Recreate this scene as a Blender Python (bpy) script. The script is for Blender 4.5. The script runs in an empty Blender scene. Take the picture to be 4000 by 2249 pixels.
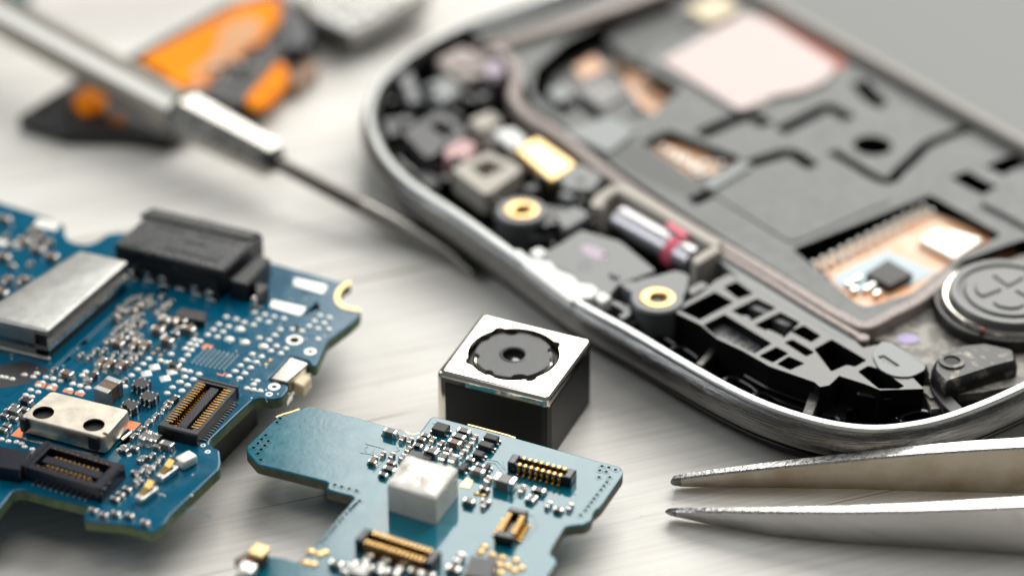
import bpy, bmesh, math, random
from mathutils import Vector, Matrix
from mathutils.geometry import tessellate_polygon
random.seed(7)
S = 0.001                      # everything below is written in millimetres
SC = bpy.context.scene
rad = math.radians

# ------------------------------------------------------------------ camera
F = 11111.0; E0 = rad(33.3); HC = 122.2
CY = -HC / math.tan(E0)
cam = bpy.data.cameras.new('camera'); camo = bpy.data.objects.new('camera', cam)
SC.collection.objects.link(camo); SC.camera = camo
camo.location = (0, CY * S, HC * S); camo.rotation_euler = (rad(90) - E0, 0, 0)
cam.lens = 100; cam.sensor_width = 36; cam.clip_start = 0.01; cam.clip_end = 20
cam.dof.use_dof = True; cam.dof.focus_distance = 0.2002; cam.dof.aperture_fstop = 14.0

# ------------------------------------------------------------------ world and lamps
W = bpy.data.worlds.new('World'); SC.world = W; W.use_nodes = True
W.node_tree.nodes['Background'].inputs[0].default_value = (0.96, 1.0, 0.98, 1)
W.node_tree.nodes['Background'].inputs[1].default_value = 0.13

def area(name, loc, target, sx, sy, power, col):
    l = bpy.data.lights.new(name, 'AREA'); l.shape = 'RECTANGLE'; l.size = sx * S; l.size_y = sy * S
    l.energy = power; l.color = col
    o = bpy.data.objects.new(name, l); SC.collection.objects.link(o)
    o.location = Vector(loc) * S
    d = Vector(target) - Vector(loc)
    o.rotation_euler = d.to_track_quat('-Z', 'Y').to_euler()
    return o
area('window_light', (467, 770, 704), (430, 0, 0), 1120, 815, 19.3, (1.0, 0.98, 0.925))
area('overhead_fill', (40, 60, 900), (0, 0, 0), 620, 620, 2.4, (1.0, .985, .95))  # added overhead fill that softens the shadows, no such lamp known
area('side_fill', (-420, 60, 330), (0, 0, 0), 260, 260, 0.8, (0.92, 0.96, 1.0))

SC.view_settings.view_transform = 'Standard'; SC.view_settings.look = 'None'
SC.view_settings.exposure = 0.0; SC.view_settings.gamma = 1.0
SC.view_settings.use_curve_mapping = False
SC.render.engine = 'CYCLES'

# ------------------------------------------------------------------ tracing helpers
# V coordinates: the photograph at 2575 px width.  P() gives the point of the plane z (mm) seen there.
K = 4000 / 2575
def P(u, v, z=0.0):
    x = (u * K - 2000) / F; y = -(v * K - 1124.5) / F
    d = (x, math.cos(E0) + y * math.sin(E0), -math.sin(E0) + y * math.cos(E0))
    t = (z - HC) / d[2]
    return (t * d[0], CY + t * d[1])
def PV(pts, z): return [P(u, v, z) for u, v in pts]
def view(ox, oy, sc):
    return lambda pts: [(ox + x * sc, oy + y * sc) for x, y in pts]
R1 = view(0, 482.8, .3113); R2 = view(450.6, 579.4, .3113); R3 = view(0, 901.25, .37744)
RB = view(579.4, 997.8, .3107); R5 = view(1030, 740.3, .4885); RC = view(933.4, 1030, .17783)
R6 = view(1545, 708, .3112); R7 = view(2060, 643.75, .3334); R6b = view(1030, 321.9, .3112)
R7b = view(1416, 450.6, .3112); R8b = view(1931, 386, .3112); Q4 = view(1352, 0, .3557)
Q5 = view(1931, 0, .3557); Q3 = view(901, 0, .3112); T8 = view(1609, 1062, .3749)
Q1 = view(0, 0, .3335); Q2 = view(643.75, 321.9, .28893); Z3 = view(128.75, 740.3, .17783)
Z4 = view(0, 933.4, .17783); ZF = view(1223, 579.4, .17783)

# ------------------------------------------------------------------ materials
def mat(name, base=(.5, .5, .5), rough=.5, metal=0., spec=.5, noise=0., nscale=1., bump=0., bscale=4.,
        coat=0., col2=None, cscale=1., stretch=None, cfac=(0.35, 0.65), emit=None, rvar=0., ior=1.5, tr=0., aniso=0.):
    m = bpy.data.materials.new(name); m.use_nodes = True
    nt = m.node_tree; N = nt.nodes; L = nt.links; b = N['Principled BSDF']
    b.inputs['Base Color'].default_value = (*base, 1); b.inputs['Roughness'].default_value = rough
    b.inputs['Metallic'].default_value = metal; b.inputs['Specular IOR Level'].default_value = spec
    b.inputs['Coat Weight'].default_value = coat; b.inputs['IOR'].default_value = ior
    b.inputs['Transmission Weight'].default_value = tr
    tc = N.new('ShaderNodeTexCoord'); mp = N.new('ShaderNodeMapping'); mp.inputs['Scale'].default_value = (1000,) * 3
    L.new(tc.outputs['Object'], mp.inputs['Vector'])
    src = mp.outputs['Vector']
    if stretch:
        mp.inputs['Scale'].default_value = tuple(1000 * s for s in stretch[1])
        m0 = N.new('ShaderNodeMapping'); m0.inputs['Rotation'].default_value = (0, 0, stretch[0])
        L.new(tc.outputs['Object'], m0.inputs['Vector']); L.new(m0.outputs['Vector'], mp.inputs['Vector'])
    def nz(sc, det=4):
        n = N.new('ShaderNodeTexNoise'); n.inputs['Scale'].default_value = sc; n.inputs['Detail'].default_value = det
        L.new(src, n.inputs['Vector']); return n
    if col2:
        n = nz(cscale, 6); r = N.new('ShaderNodeValToRGB')
        r.color_ramp.elements[0].position = cfac[0]; r.color_ramp.elements[1].position = cfac[1]
        r.color_ramp.elements[0].color = (*base, 1); r.color_ramp.elements[1].color = (*col2, 1)
        L.new(n.outputs['Fac'], r.inputs['Fac']); L.new(r.outputs['Color'], b.inputs['Base Color'])
    if rvar:
        n = nz(nscale, 5); mr = N.new('ShaderNodeMapRange')
        mr.inputs['To Min'].default_value = max(0.02, rough - rvar); mr.inputs['To Max'].default_value = rough + rvar
        mr.inputs['From Min'].default_value = .3; mr.inputs['From Max'].default_value = .7
        L.new(n.outputs['Fac'], mr.inputs['Value']); L.new(mr.outputs['Result'], b.inputs['Roughness'])
    if bump:
        n = nz(bscale, 3); bp = N.new('ShaderNodeBump'); bp.inputs['Strength'].default_value = bump
        bp.inputs['Distance'].default_value = 0.00005
        L.new(n.outputs['Fac'], bp.inputs['Height']); L.new(bp.outputs['Normal'], b.inputs['Normal'])
    m.diffuse_color = (*base, 1)
    return m

def pcb_mat(name, c1, c2, rough, bump, bscale, tscale):
    m = mat(name, c1, rough, 0, .38, bump=bump, bscale=bscale, rvar=.05, nscale=.8)
    nt = m.node_tree; N = nt.nodes; L = nt.links; b = N['Principled BSDF']
    mp = [n for n in N if n.type == 'MAPPING'][0]
    vo = N.new('ShaderNodeTexVoronoi'); vo.feature = 'F1'; vo.distance = 'CHEBYCHEV'; vo.inputs['Scale'].default_value = tscale
    m2 = N.new('ShaderNodeMapping'); m2.inputs['Rotation'].default_value = (0, 0, rad(26))
    L.new(mp.outputs['Vector'], m2.inputs['Vector']); L.new(m2.outputs['Vector'], vo.inputs['Vector'])
    wv = N.new('ShaderNodeMath'); wv.operation = 'MULTIPLY'; wv.inputs[1].default_value = 22
    L.new(vo.outputs['Distance'], wv.inputs[0])
    sn = N.new('ShaderNodeMath'); sn.operation = 'SINE'; L.new(wv.outputs[0], sn.inputs[0])
    r = N.new('ShaderNodeValToRGB'); r.color_ramp.elements[0].position = .55; r.color_ramp.elements[1].position = .75
    r.color_ramp.elements[0].color = (*c1, 1); r.color_ramp.elements[1].color = (*c2, 1)
    L.new(sn.outputs[0], r.inputs['Fac']); L.new(r.outputs['Color'], b.inputs['Base Color'])
    return m

def brushed(name, base, rough, dark=.5):
    """metal brushed along the sweep (uses the uv laid along the path)"""
    m = mat(name, base, rough, 1.0)
    nt = m.node_tree; N = nt.nodes; L = nt.links; b = N['Principled BSDF']
    uv = N.new('ShaderNodeUVMap'); uv.uv_map = 'along'
    mp = N.new('ShaderNodeMapping'); mp.inputs['Scale'].default_value = (.35, 9, 1)
    n = N.new('ShaderNodeTexNoise'); n.inputs['Scale'].default_value = 1.0; n.inputs['Detail'].default_value = 7
    n.inputs['Roughness'].default_value = .65
    L.new(uv.outputs['UV'], mp.inputs['Vector']); L.new(mp.outputs['Vector'], n.inputs['Vector'])
    r = N.new('ShaderNodeValToRGB'); r.color_ramp.elements[0].position = .35; r.color_ramp.elements[1].position = .62
    r.color_ramp.elements[0].color = tuple(c * dark for c in base) + (1,); r.color_ramp.elements[1].color = (*base, 1)
    L.new(n.outputs['Fac'], r.inputs['Fac']); L.new(r.outputs['Color'], b.inputs['Base Color'])
    bp = N.new('ShaderNodeBump'); bp.inputs['Strength'].default_value = .9; bp.inputs['Distance'].default_value = .00005
    L.new(n.outputs['Fac'], bp.inputs['Height']); L.new(bp.outputs['Normal'], b.inputs['Normal'])
    mr = N.new('ShaderNodeMapRange'); mr.inputs['To Min'].default_value = rough + .12; mr.inputs['To Max'].default_value = rough - .05
    L.new(n.outputs['Fac'], mr.inputs['Value']); L.new(mr.outputs['Result'], b.inputs['Roughness'])
    return m

M = {}
M['blue'] = pcb_mat('blue_solder_mask', (.0, .088, .160), (.0, .10, .185), .13, .10, 1.2, .5)
M['teal'] = mat('teal_solder_mask', (.003, .115, .165), .12, 0, .5, bump=.07, bscale=3.0, rvar=.04, nscale=.9, col2=(.004, .135, .185), cscale=.25, coat=.30)
M['edge'] = mat('fibreglass_edge', (.12, .17, .06), .6, col2=(.05, .10, .06), cscale=1.5)
M['edge2'] = mat('brown_fibreglass_edge', (.10, .085, .04), .6, col2=(.04, .05, .035), cscale=1.5)
M['tin'] = mat('solder_tin', (.80, .78, .74), .22, 1.0, bump=.3, bscale=5, rvar=.08, nscale=4)
M['pad'] = mat('tinned_pad', (.88, .86, .80), .42, .4, rvar=.08, nscale=4)
M['capbrown'] = mat('capacitor_ceramic', (.17, .10, .06), .4, col2=(.12, .075, .045), cscale=3)
M['capgrey'] = mat('capacitor_grey_ceramic', (.14, .135, .13), .35)
M['res'] = mat('resistor_black', (.012, .012, .014), .3)
M['chip'] = mat('chip_epoxy', (.022, .022, .025), .5, bump=.5, bscale=9, spec=.5)
M['blackpl'] = mat('black_plastic', (.012, .012, .014), .38, bump=.25, bscale=6)
M['navypl'] = mat('dark_navy_plastic', (.010, .011, .020), .24, bump=.10, bscale=5)
M['gold'] = mat('gold_plating', (.66, .40, .13), .25, 1.0)
M['goldmatte'] = mat('gold_pad', (.84, .60, .30), .42, .9)
M['copper'] = mat('bare_copper', (.75, .23, .09), .45, .6)
M['can'] = mat('tinned_can', (.40, .40, .385), .5, 1.0, bump=.4, bscale=7, rvar=.06, nscale=2, col2=(.33, .33, .32), cscale=1.2)
M['steelcan'] = mat('nickel_can', (.70, .645, .55), .38, 1.0, bump=.08, bscale=3, rvar=.06, nscale=1, col2=(.55, .50, .42), cscale=.8)
M['cream'] = mat('cream_plastic', (.72, .60, .40), .45)
M['white'] = mat('white_plastic', (.78, .76, .72), .38, col2=(.66, .62, .56), cscale=.6, cfac=(.5, .8))
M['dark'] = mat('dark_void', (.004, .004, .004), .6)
M['mirror'] = mat('polished_nickel', (.80, .755, .68), .10, 1.0, bump=.06, bscale=.5)
M['tape'] = mat('black_tape', (.005, .005, .0055), .42, bump=.05, bscale=8, spec=.4)
M['disc'] = mat('textured_black_disc', (.105, .107, .11), .5, 0, .7, bump=1.0, bscale=11)
M['glass'] = mat('lens_glass', (.02, .02, .018), .04, 0, .5, ior=1.7)
M['chrome'] = brushed('scratched_chrome', (.25, .247, .243), .20, .35)
M['lip'] = mat('bare_rim_lip', (.37, .38, .38), .42, 1.0, bump=.5, bscale=6, rvar=.08, nscale=3)
M['phblack'] = mat('phone_black_plastic', (.004, .0045, .005), .30, bump=.6, bscale=7)
M['gloss'] = mat('glossy_black', (.004, .004, .005), .12, 0, .5, bump=.15, bscale=1.2)
M['plate'] = mat('magnesium_plate', (.125, .133, .132), .5, .0, bump=.1, bscale=6, rvar=.05, nscale=1)
M['plate2'] = mat('worn_metal_base', (.13, .12, .11), .5, .0, col2=(.33, .31, .26), cscale=.9, cfac=(.45, .6), bump=.3, bscale=5)
M['ledge'] = mat('grey_ledge', (.24, .26, .26), .45)
M['gasket'] = mat('pinkish_gasket', (.47, .40, .37), .6, col2=(.34, .285, .265), cscale=2.5, bump=.3, bscale=6)
M['foam'] = mat('cream_foam', (.52, .485, .43), .8)
M['whitefoam'] = mat('white_adhesive', (.85, .87, .85), .5, bump=.6, bscale=2)
M['brass'] = mat('brass_insert', (.62, .40, .17), .32, 1.0)
M['lattice'] = mat('satin_black_plastic', (.008, .0085, .009), .40, 0, 1.0, bump=.35, bscale=7)
M['speaker'] = mat('grey_black_speaker', (.085, .088, .09), .42, 0, .8, bump=.5, bscale=8)
M['seal'] = mat('clear_glue', (.80, .78, .74), .12, 0, .5, bump=.9, bscale=1.2, col2=(.42, .34, .26), cscale=.75, cfac=(.5, .72))
M['void'] = mat('recess_shade_black', (.003, .003, .003), .9, 0, .08)  # near-black floor and slot walls, recess shade put into the colour
M['lattice_side'] = mat('lattice_side_shaded', (.006, .006, .007), .5, 0, .2, bump=.3, bscale=5)  # shaded copy of the lattice plastic for upright faces
M['recess_shade'] = mat('recess_shade_grey', (.085, .088, .088), .55)  # darker grey that carries the shade of recesses
M['washer'] = mat('grey_boss', (.13, .138, .142), .38)
M['pinkpad'] = mat('pink_thermal_pad', (.66, .54, .52), .5)
M['redpad'] = mat('red_liner', (.38, .09, .055), .5)
M['pinkmark'] = mat('pink_marker', (.80, .12, .20), .5)
M['lilac'] = mat('lilac_sticker', (.46, .37, .46), .5)
M['purple'] = mat('purple_sticker', (.40, .33, .58), .5)
M['orange'] = mat('orange_polyimide', (1.0, .31, .0), .6, 0, .12, col2=(.95, .24, .0), cscale=.3)
M['orangeflex'] = mat('orange_flex_circuit', (.80, .36, .15), .35, 0, .5, col2=(.78, .52, .36), cscale=.5)
M['motor'] = mat('motor_steel', (.42, .41, .43), .34, 1.0)
M['steel'] = mat('screwdriver_steel', (.36, .345, .32), .26, 1.0, rvar=.06, nscale=1)
M['steeldark'] = mat('dark_shaft', (.13, .12, .11), .2, 1.0)  # darker steel tone for the half next to the collar
M['tweezer'] = mat('tweezer_steel', (.72, .705, .68), .22, 1.0, rvar=.05, nscale=1, bump=.22, bscale=1, stretch=(rad(-5), (.12, 3.5, 3.5)))
M['tweezin'] = mat('stained_inner_steel', (.55, .50, .43), .40, .85, col2=(.42, .34, .24), cscale=.35, cfac=(.42, .72), bump=.1, bscale=4)
M['tweezedge'] = mat('ground_steel_edge', (.62, .61, .60), .28, 1.0, bump=.55, bscale=2.6, rvar=.1, nscale=3)
M['worntip'] = mat('worn_dark_tip', (.20, .195, .185), .35, 1.0, bump=.6, bscale=5)
M['fabricgrey'] = mat('grey_rubber', (.065, .065, .07), .45)
M['bracket'] = mat('worn_black_metal', (.03, .03, .03), .4, .3, col2=(.30, .27, .22), cscale=1.0, cfac=(.55, .75), bump=.3, bscale=5)
M['battery_floor'] = mat('battery_bay_floor', (.15, .16, .158), .5)
M['rail'] = mat('painted_rail', (.28, .26, .235), .5)

# table: white washed wood, grain running up to the right
def wood():
    m = bpy.data.materials.new('white_washed_wood'); m.use_nodes = True
    nt = m.node_tree; N = nt.nodes; L = nt.links; b = N['Principled BSDF']
    tc = N.new('ShaderNodeTexCoord'); ro = N.new('ShaderNodeMapping'); ro.inputs['Rotation'].default_value = (0, 0, rad(-19))
    L.new(tc.outputs['Object'], ro.inputs['Vector'])
    def noise(scale, det, s, rough=.5):
        mp = N.new('ShaderNodeMapping'); mp.inputs['Scale'].default_value = tuple(1000 * k for k in s)
        L.new(ro.outputs['Vector'], mp.inputs['Vector'])
        n = N.new('ShaderNodeTexNoise'); n.inputs['Scale'].default_value = scale; n.inputs['Detail'].default_value = det
        n.inputs['Roughness'].default_value = rough; n.inputs['Distortion'].default_value = .25
        L.new(mp.outputs['Vector'], n.inputs['Vector']); return n.outputs['Fac']
    def ramp(f, p0, c0, p1, c1):
        r = N.new('ShaderNodeValToRGB'); e = r.color_ramp.elements
        e[0].position = p0; e[0].color = (*c0, 1); e[1].position = p1; e[1].color = (*c1, 1)
        L.new(f, r.inputs['Fac']); return r.outputs['Color']
    def mix(a, c, f, mode='MULTIPLY'):
        x = N.new('ShaderNodeMix'); x.data_type = 'RGBA'; x.blend_type = mode; x.inputs[0].default_value = f
        L.new(a, x.inputs[6]); L.new(c, x.inputs[7]); return x.outputs[2]
    broad = ramp(noise(1, 4, (.012, .10, .1)), .30, (.62, .595, .565), .55, (.77, .755, .715))
    fine = ramp(noise(1, 6, (.05, 1.7, 1), .7), .34, (.82, .80, .78), .55, (1, 1, 1))
    crack = ramp(noise(1, 3, (.022, 1.1, 1), .4), .270, (.42, .36, .31), .300, (1, 1, 1))
    speck = ramp(noise(1, 2, (.55, 1.1, 1), .4), .235, (.30, .27, .25), .26, (1, 1, 1))
    c = mix(broad, fine, .8); crack2 = ramp(noise(1, 4, (.035, 2.6, 1), .5), .300, (.50, .44, .38), .325, (1, 1, 1))
    c = mix(c, crack, .8); c = mix(c, crack2, .6); c = mix(c, speck, .6)
    L.new(c, b.inputs['Base Color']); b.inputs['Roughness'].default_value = .42
    b.inputs['Specular IOR Level'].default_value = .35
    bp = N.new('ShaderNodeBump'); bp.inputs['Strength'].default_value = .35; bp.inputs['Distance'].default_value = .0001
    L.new(noise(1, 6, (.06, 2.2, 1), .7), bp.inputs['Height']); L.new(bp.outputs['Normal'], b.inputs['Normal'])
    return m
M['wood'] = wood()

# ------------------------------------------------------------------ object helpers
WL = {}          # world location (m) of every parent
def tag(o, label=None, cat=None, group=None, kind=None):
    if label: o['label'] = label
    if cat: o['category'] = cat
    if group: o['group'] = group
    if kind: o['kind'] = kind
def thing(name, label, cat, loc, group=None):
    o = bpy.data.objects.new(name, None); SC.collection.objects.link(o)
    o.location = Vector(loc) * S; o.empty_display_size = .005
    WL[o.name] = Vector(loc) * S; tag(o, label, cat, group); return o
def obj(name, bm, mats, parent=None, smooth=False, loc=None, rot=0, mesh=None):
    if mesh is None:
        mesh = bpy.data.meshes.new(name)
        if loc is None:
            xs = [v.co.x for v in bm.verts]; ys = [v.co.y for v in bm.verts]; zs = [v.co.z for v in bm.verts]
            loc = ((min(xs) + max(xs)) / 2, (min(ys) + max(ys)) / 2, min(zs))
            for v in bm.verts: v.co = (v.co - Vector(loc)) * S
        else:
            for v in bm.verts: v.co = v.co * S
        bmesh.ops.recalc_face_normals(bm, faces=bm.faces[:])
        bm.to_mesh(mesh); bm.free()
        for m in (mats if isinstance(mats, (list, tuple)) else [mats]):
            mesh.materials.append(M[m] if isinstance(m, str) else m)
        if smooth:
            for p in mesh.polygons: p.use_smooth = True
            try: mesh.set_sharp_from_angle(angle=rad(38))
            except Exception: pass
    o = bpy.data.objects.new(name, mesh); SC.collection.objects.link(o)
    w = Vector(loc) * S
    if parent is not None:
        o.parent = parent; o.location = w - WL[parent.name]
    else: o.location = w
    o.rotation_euler[2] = rot
    WL[o.name] = w
    return o
def B(): return bmesh.new()
def poly_area(p): return sum(p[i][0] * p[(i + 1) % len(p)][1] - p[(i + 1) % len(p)][0] * p[i][1] for i in range(len(p))) / 2
def ccw(p): return list(p) if poly_area(p) > 0 else list(reversed(p))
def offset(p, d):
    """offset of a ccw polygon, positive d = outwards"""
    n = len(p); out = []
    for i in range(n):
        a = Vector(p[i - 1]); b = Vector(p[i]); c = Vector(p[(i + 1) % n])
        e1 = (b - a); e2 = (c - b)
        if e1.length < 1e-6 or e2.length < 1e-6: out.append(tuple(b)); continue
        e1.normalize(); e2.normalize()
        n1 = Vector((e1.y, -e1.x)); n2 = Vector((e2.y, -e2.x)); m = n1 + n2
        if m.length < .3: m = n1
        m.normalize(); k = d / max(.45, m.dot(n1))
        out.append((b.x + m.x * k, b.y + m.y * k))
    return out
def rounded(p, r, n=3):
    """rounds the corners of a polygon"""
    out = []; N_ = len(p)
    for i in range(N_):
        a = Vector(p[i - 1]); b = Vector(p[i]); c = Vector(p[(i + 1) % N_])
        k = min(r, (a - b).length * .45, (c - b).length * .45)
        s = b + (a - b).normalized() * k; e = b + (c - b).normalized() * k
        for j in range(n + 1):
            t = j / n; q = s * (1 - t) ** 2 + b * 2 * t * (1 - t) + e * t * t
            out.append((q.x, q.y))
    return out
def loft(bm, p, layers, mi=0, cap_mi=None, smi=None):
    p = ccw(p); rings = []
    for off, z in layers:
        q = offset(p, off) if off else p
        rings.append([bm.verts.new((x, y, z)) for x, y in q])
    n = len(p)
    for k, (a, b) in enumerate(zip(rings[:-1], rings[1:])):
        for i in range(n):
            f = bm.faces.new((a[i], a[(i + 1) % n], b[(i + 1) % n], b[i]))
            f.material_index = (smi if smi is not None and k == 0 else mi)
    for r, z in ((rings[0], layers[0][1]), (rings[-1], layers[-1][1])):
        tri = tessellate_polygon([[Vector((v.co.x, v.co.y, 0)) for v in r]])
        for t in tri:
            try:
                f = bm.faces.new([r[i] for i in t]); f.material_index = mi if cap_mi is None else cap_mi
            except ValueError: pass
def prism(bm, p, z0, z1, mi=0, ch=0., smi=None):
    L_ = [(0, z0), (0, z1)] if not ch else [(0, z0), (0, z1 - ch), (-ch, z1)]
    loft(bm, p, L_, mi, smi=smi)
def plate_holes(bm, outer, holes, z0, z1, mi=0, smi=None):
    loops = [ccw(outer)] + [list(reversed(ccw(h))) for h in holes]
    flat = [q for l in loops for q in l]
    tri = tessellate_polygon([[Vector((x, y, 0)) for x, y in l] for l in loops])
    top = [bm.verts.new((x, y, z1)) for x, y in flat]; bot = [bm.verts.new((x, y, z0)) for x, y in flat]
    for t in tri:
        for vs in (top, bot):
            try: f = bm.faces.new([vs[i] for i in t]); f.material_index = mi
            except ValueError: pass
    s = 0
    for l in loops:
        n = len(l)
        for i in range(n):
            a, b = s + i, s + (i + 1) % n
            try: f = bm.faces.new((bot[a], bot[b], top[b], top[a])); f.material_index = mi if smi is None else smi
            except ValueError: pass
        s += n
def box(bm, cx, cy, z0, sx, sy, sz, ang=0., bev=0., mi=0, seg=1):
    r = bmesh.ops.create_cube(bm, size=1.0, matrix=Matrix.Translation((cx, cy, z0 + sz / 2)) @ Matrix.Rotation(ang, 4, 'Z') @ Matrix.Diagonal((sx, sy, sz, 1)))
    fs = set(f for v in r['verts'] for f in v.link_faces)
    for f in fs: f.material_index = mi
    if bev:
        es = list(set(e for v in r['verts'] for e in v.link_edges))
        o = bmesh.ops.bevel(bm, geom=es, offset=bev, segments=seg, affect='EDGES', profile=.5)
        for f in o['faces']: f.material_index = mi
def lathe(bm, cx, cy, prof, n=24, mi=0, sx=1., sy=1., ang=0., cap=True):
    rings = []
    ca, sa = math.cos(ang), math.sin(ang)
    for r, z in prof:
        ring = []
        for i in range(n):
            t = 2 * math.pi * i / n; x = r * math.cos(t) * sx; y = r * math.sin(t) * sy
            ring.append(bm.verts.new((cx + x * ca - y * sa, cy + x * sa + y * ca, z)))
        rings.append(ring)
    for a, b in zip(rings[:-1], rings[1:]):
        for i in range(n):
            f = bm.faces.new((a[i], a[(i + 1) % n], b[(i + 1) % n], b[i])); f.material_index = mi
    if cap:
        for r in (rings[0], rings[-1]):
            try: f = bm.faces.new(r); f.material_index = mi
            except ValueError: pass
def tube(bm, pts, rs, n=12, mi=0, flat=None, phase=0.):
    """swept round bar through 3d points; rs radius per point; flat=(w,h) factors"""
    pts = [Vector(p) for p in pts]; rings = []
    for i, p in enumerate(pts):
        d = (pts[min(i + 1, len(pts) - 1)] - pts[max(i - 1, 0)]).normalized()
        side = d.cross(Vector((0, 0, 1))).normalized(); up = side.cross(d).normalized()
        r = rs[i] if isinstance(rs, (list, tuple)) else rs
        rw, rh = r if isinstance(r, tuple) else (r, r)
        rings.append([bm.verts.new(p + side * rw * math.cos(2 * math.pi * k / n + phase) + up * rh * math.sin(2 * math.pi * k / n + phase)) for k in range(n)])
    for a, b in zip(rings[:-1], rings[1:]):
        for i in range(n):
            f = bm.faces.new((a[i], a[(i + 1) % n], b[(i + 1) % n], b[i])); f.material_index = mi
    for r in (rings[0], rings[-1]): bm.faces.new(r).material_index = mi
def spline(pts, n=6, closed=False):
    out = []; N_ = len(pts)
    rng = range(N_) if closed else range(N_ - 1)
    for i in rng:
        g = lambda k: Vector(pts[k % N_]) if closed else Vector(pts[max(0, min(N_ - 1, k))])
        p0, p1, p2, p3 = g(i - 1), g(i), g(i + 1), g(i + 2)
        for j in range(n):
            t = j / n
            q = .5 * ((2 * p1) + (-p0 + p2) * t + (2 * p0 - 5 * p1 + 4 * p2 - p3) * t * t + (-p0 + 3 * p1 - 3 * p2 + p3) * t ** 3)
            out.append(tuple(q))
    if not closed: out.append(tuple(pts[-1]))
    return out
def sweep(bm, path, prof, mi=0, cap=True, mis=None):
    """sweeps the profile [(outward offset, z)] along a 2d path; outward = right hand side; writes uv 'along'"""
    uvl = bm.loops.layers.uv.get('along') or bm.loops.layers.uv.new('along')
    N_ = len(path); rows = []; s = 0; arc = [0]
    for i in range(N_):
        a = Vector(path[max(i - 1, 0)]); b = Vector(path[min(i + 1, N_ - 1)]); d = (b - a).normalized(); nr = Vector((d.y, -d.x))
        rows.append([bm.verts.new((path[i][0] + nr.x * o, path[i][1] + nr.y * o, z)) for o, z in prof])
        if i: s += (Vector(path[i]) - Vector(path[i - 1])).length; arc.append(s)
    w = [0]
    for k in range(1, len(prof)): w.append(w[-1] + math.dist(prof[k], prof[k - 1]))
    for i in range(N_ - 1):
        for k in range(len(prof) - 1):
            f = bm.faces.new((rows[i][k], rows[i + 1][k], rows[i + 1][k + 1], rows[i][k + 1]))
            f.material_index = mi if mis is None else mis[k]
            for lp, uv in zip(f.loops, ((arc[i], w[k]), (arc[i + 1], w[k]), (arc[i + 1], w[k + 1]), (arc[i], w[k + 1]))): lp[uvl].uv = uv
    if cap:
        for r in (rows[0], rows[-1]):
            try: bm.faces.new(r).material_index = mi
            except ValueError: pass
def ribbon(path, w):
    """2d band polygon round a path"""
    L_, R_ = [], []; N_ = len(path)
    for i in range(N_):
        a = Vector(path[max(i - 1, 0)]); b = Vector(path[min(i + 1, N_ - 1)]); d = (b - a).normalized(); nr = Vector((d.y, -d.x))
        p = Vector(path[i]); k = w / 2
        L_.append(tuple(p + nr * k)); R_.append(tuple(p - nr * k))
    return L_ + R_[::-1]
def circle(c, r, n=20): return [(c[0] + r * math.cos(2 * math.pi * i / n), c[1] + r * math.sin(2 * math.pi * i / n)) for i in range(n)]
def frame_of(quad, z):
    """rectangle frame from four V corners BL, BR, FR, FL of a top face at height z"""
    bl, br, fr, fl = [Vector(q) for q in PV(quad, z)]
    c = (bl + br + fr + fl) / 4; ex = ((br - bl) + (fr - fl)) / 2; ey = ((bl - fl) + (br - fr)) / 2
    lx, ly = ex.length, ey.length; ang = math.atan2(ex.y, ex.x)
    return c, lx, ly, ang
def loc2(c, ang, a, b): return (c.x + a * math.cos(ang) - b * math.sin(ang), c.y + a * math.sin(ang) + b * math.cos(ang))

def board_edge(bm, p, z0, z1, c, mi, smi):
    p = ccw(p); rings = [[bm.verts.new((x, y, z)) for x, y in (offset(p, o) if o else p)] for o, z in ((0, z0), (0, z1 - c), (-c * .35, z1 - c * .3), (-c, z1))]
    n = len(p)
    for k, (a, b) in enumerate(zip(rings[:-1], rings[1:])):
        for i in range(n): bm.faces.new((a[i], a[(i + 1) % n], b[(i + 1) % n], b[i])).material_index = smi if k == 0 else mi

# ------------------------------------------------------------------ table
bm = B()
bmesh.ops.create_grid(bm, x_segments=2, y_segments=2, size=450)
t = obj('table', bm, 'wood', loc=(0, 0, 0)); tag(t, kind='structure')

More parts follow.
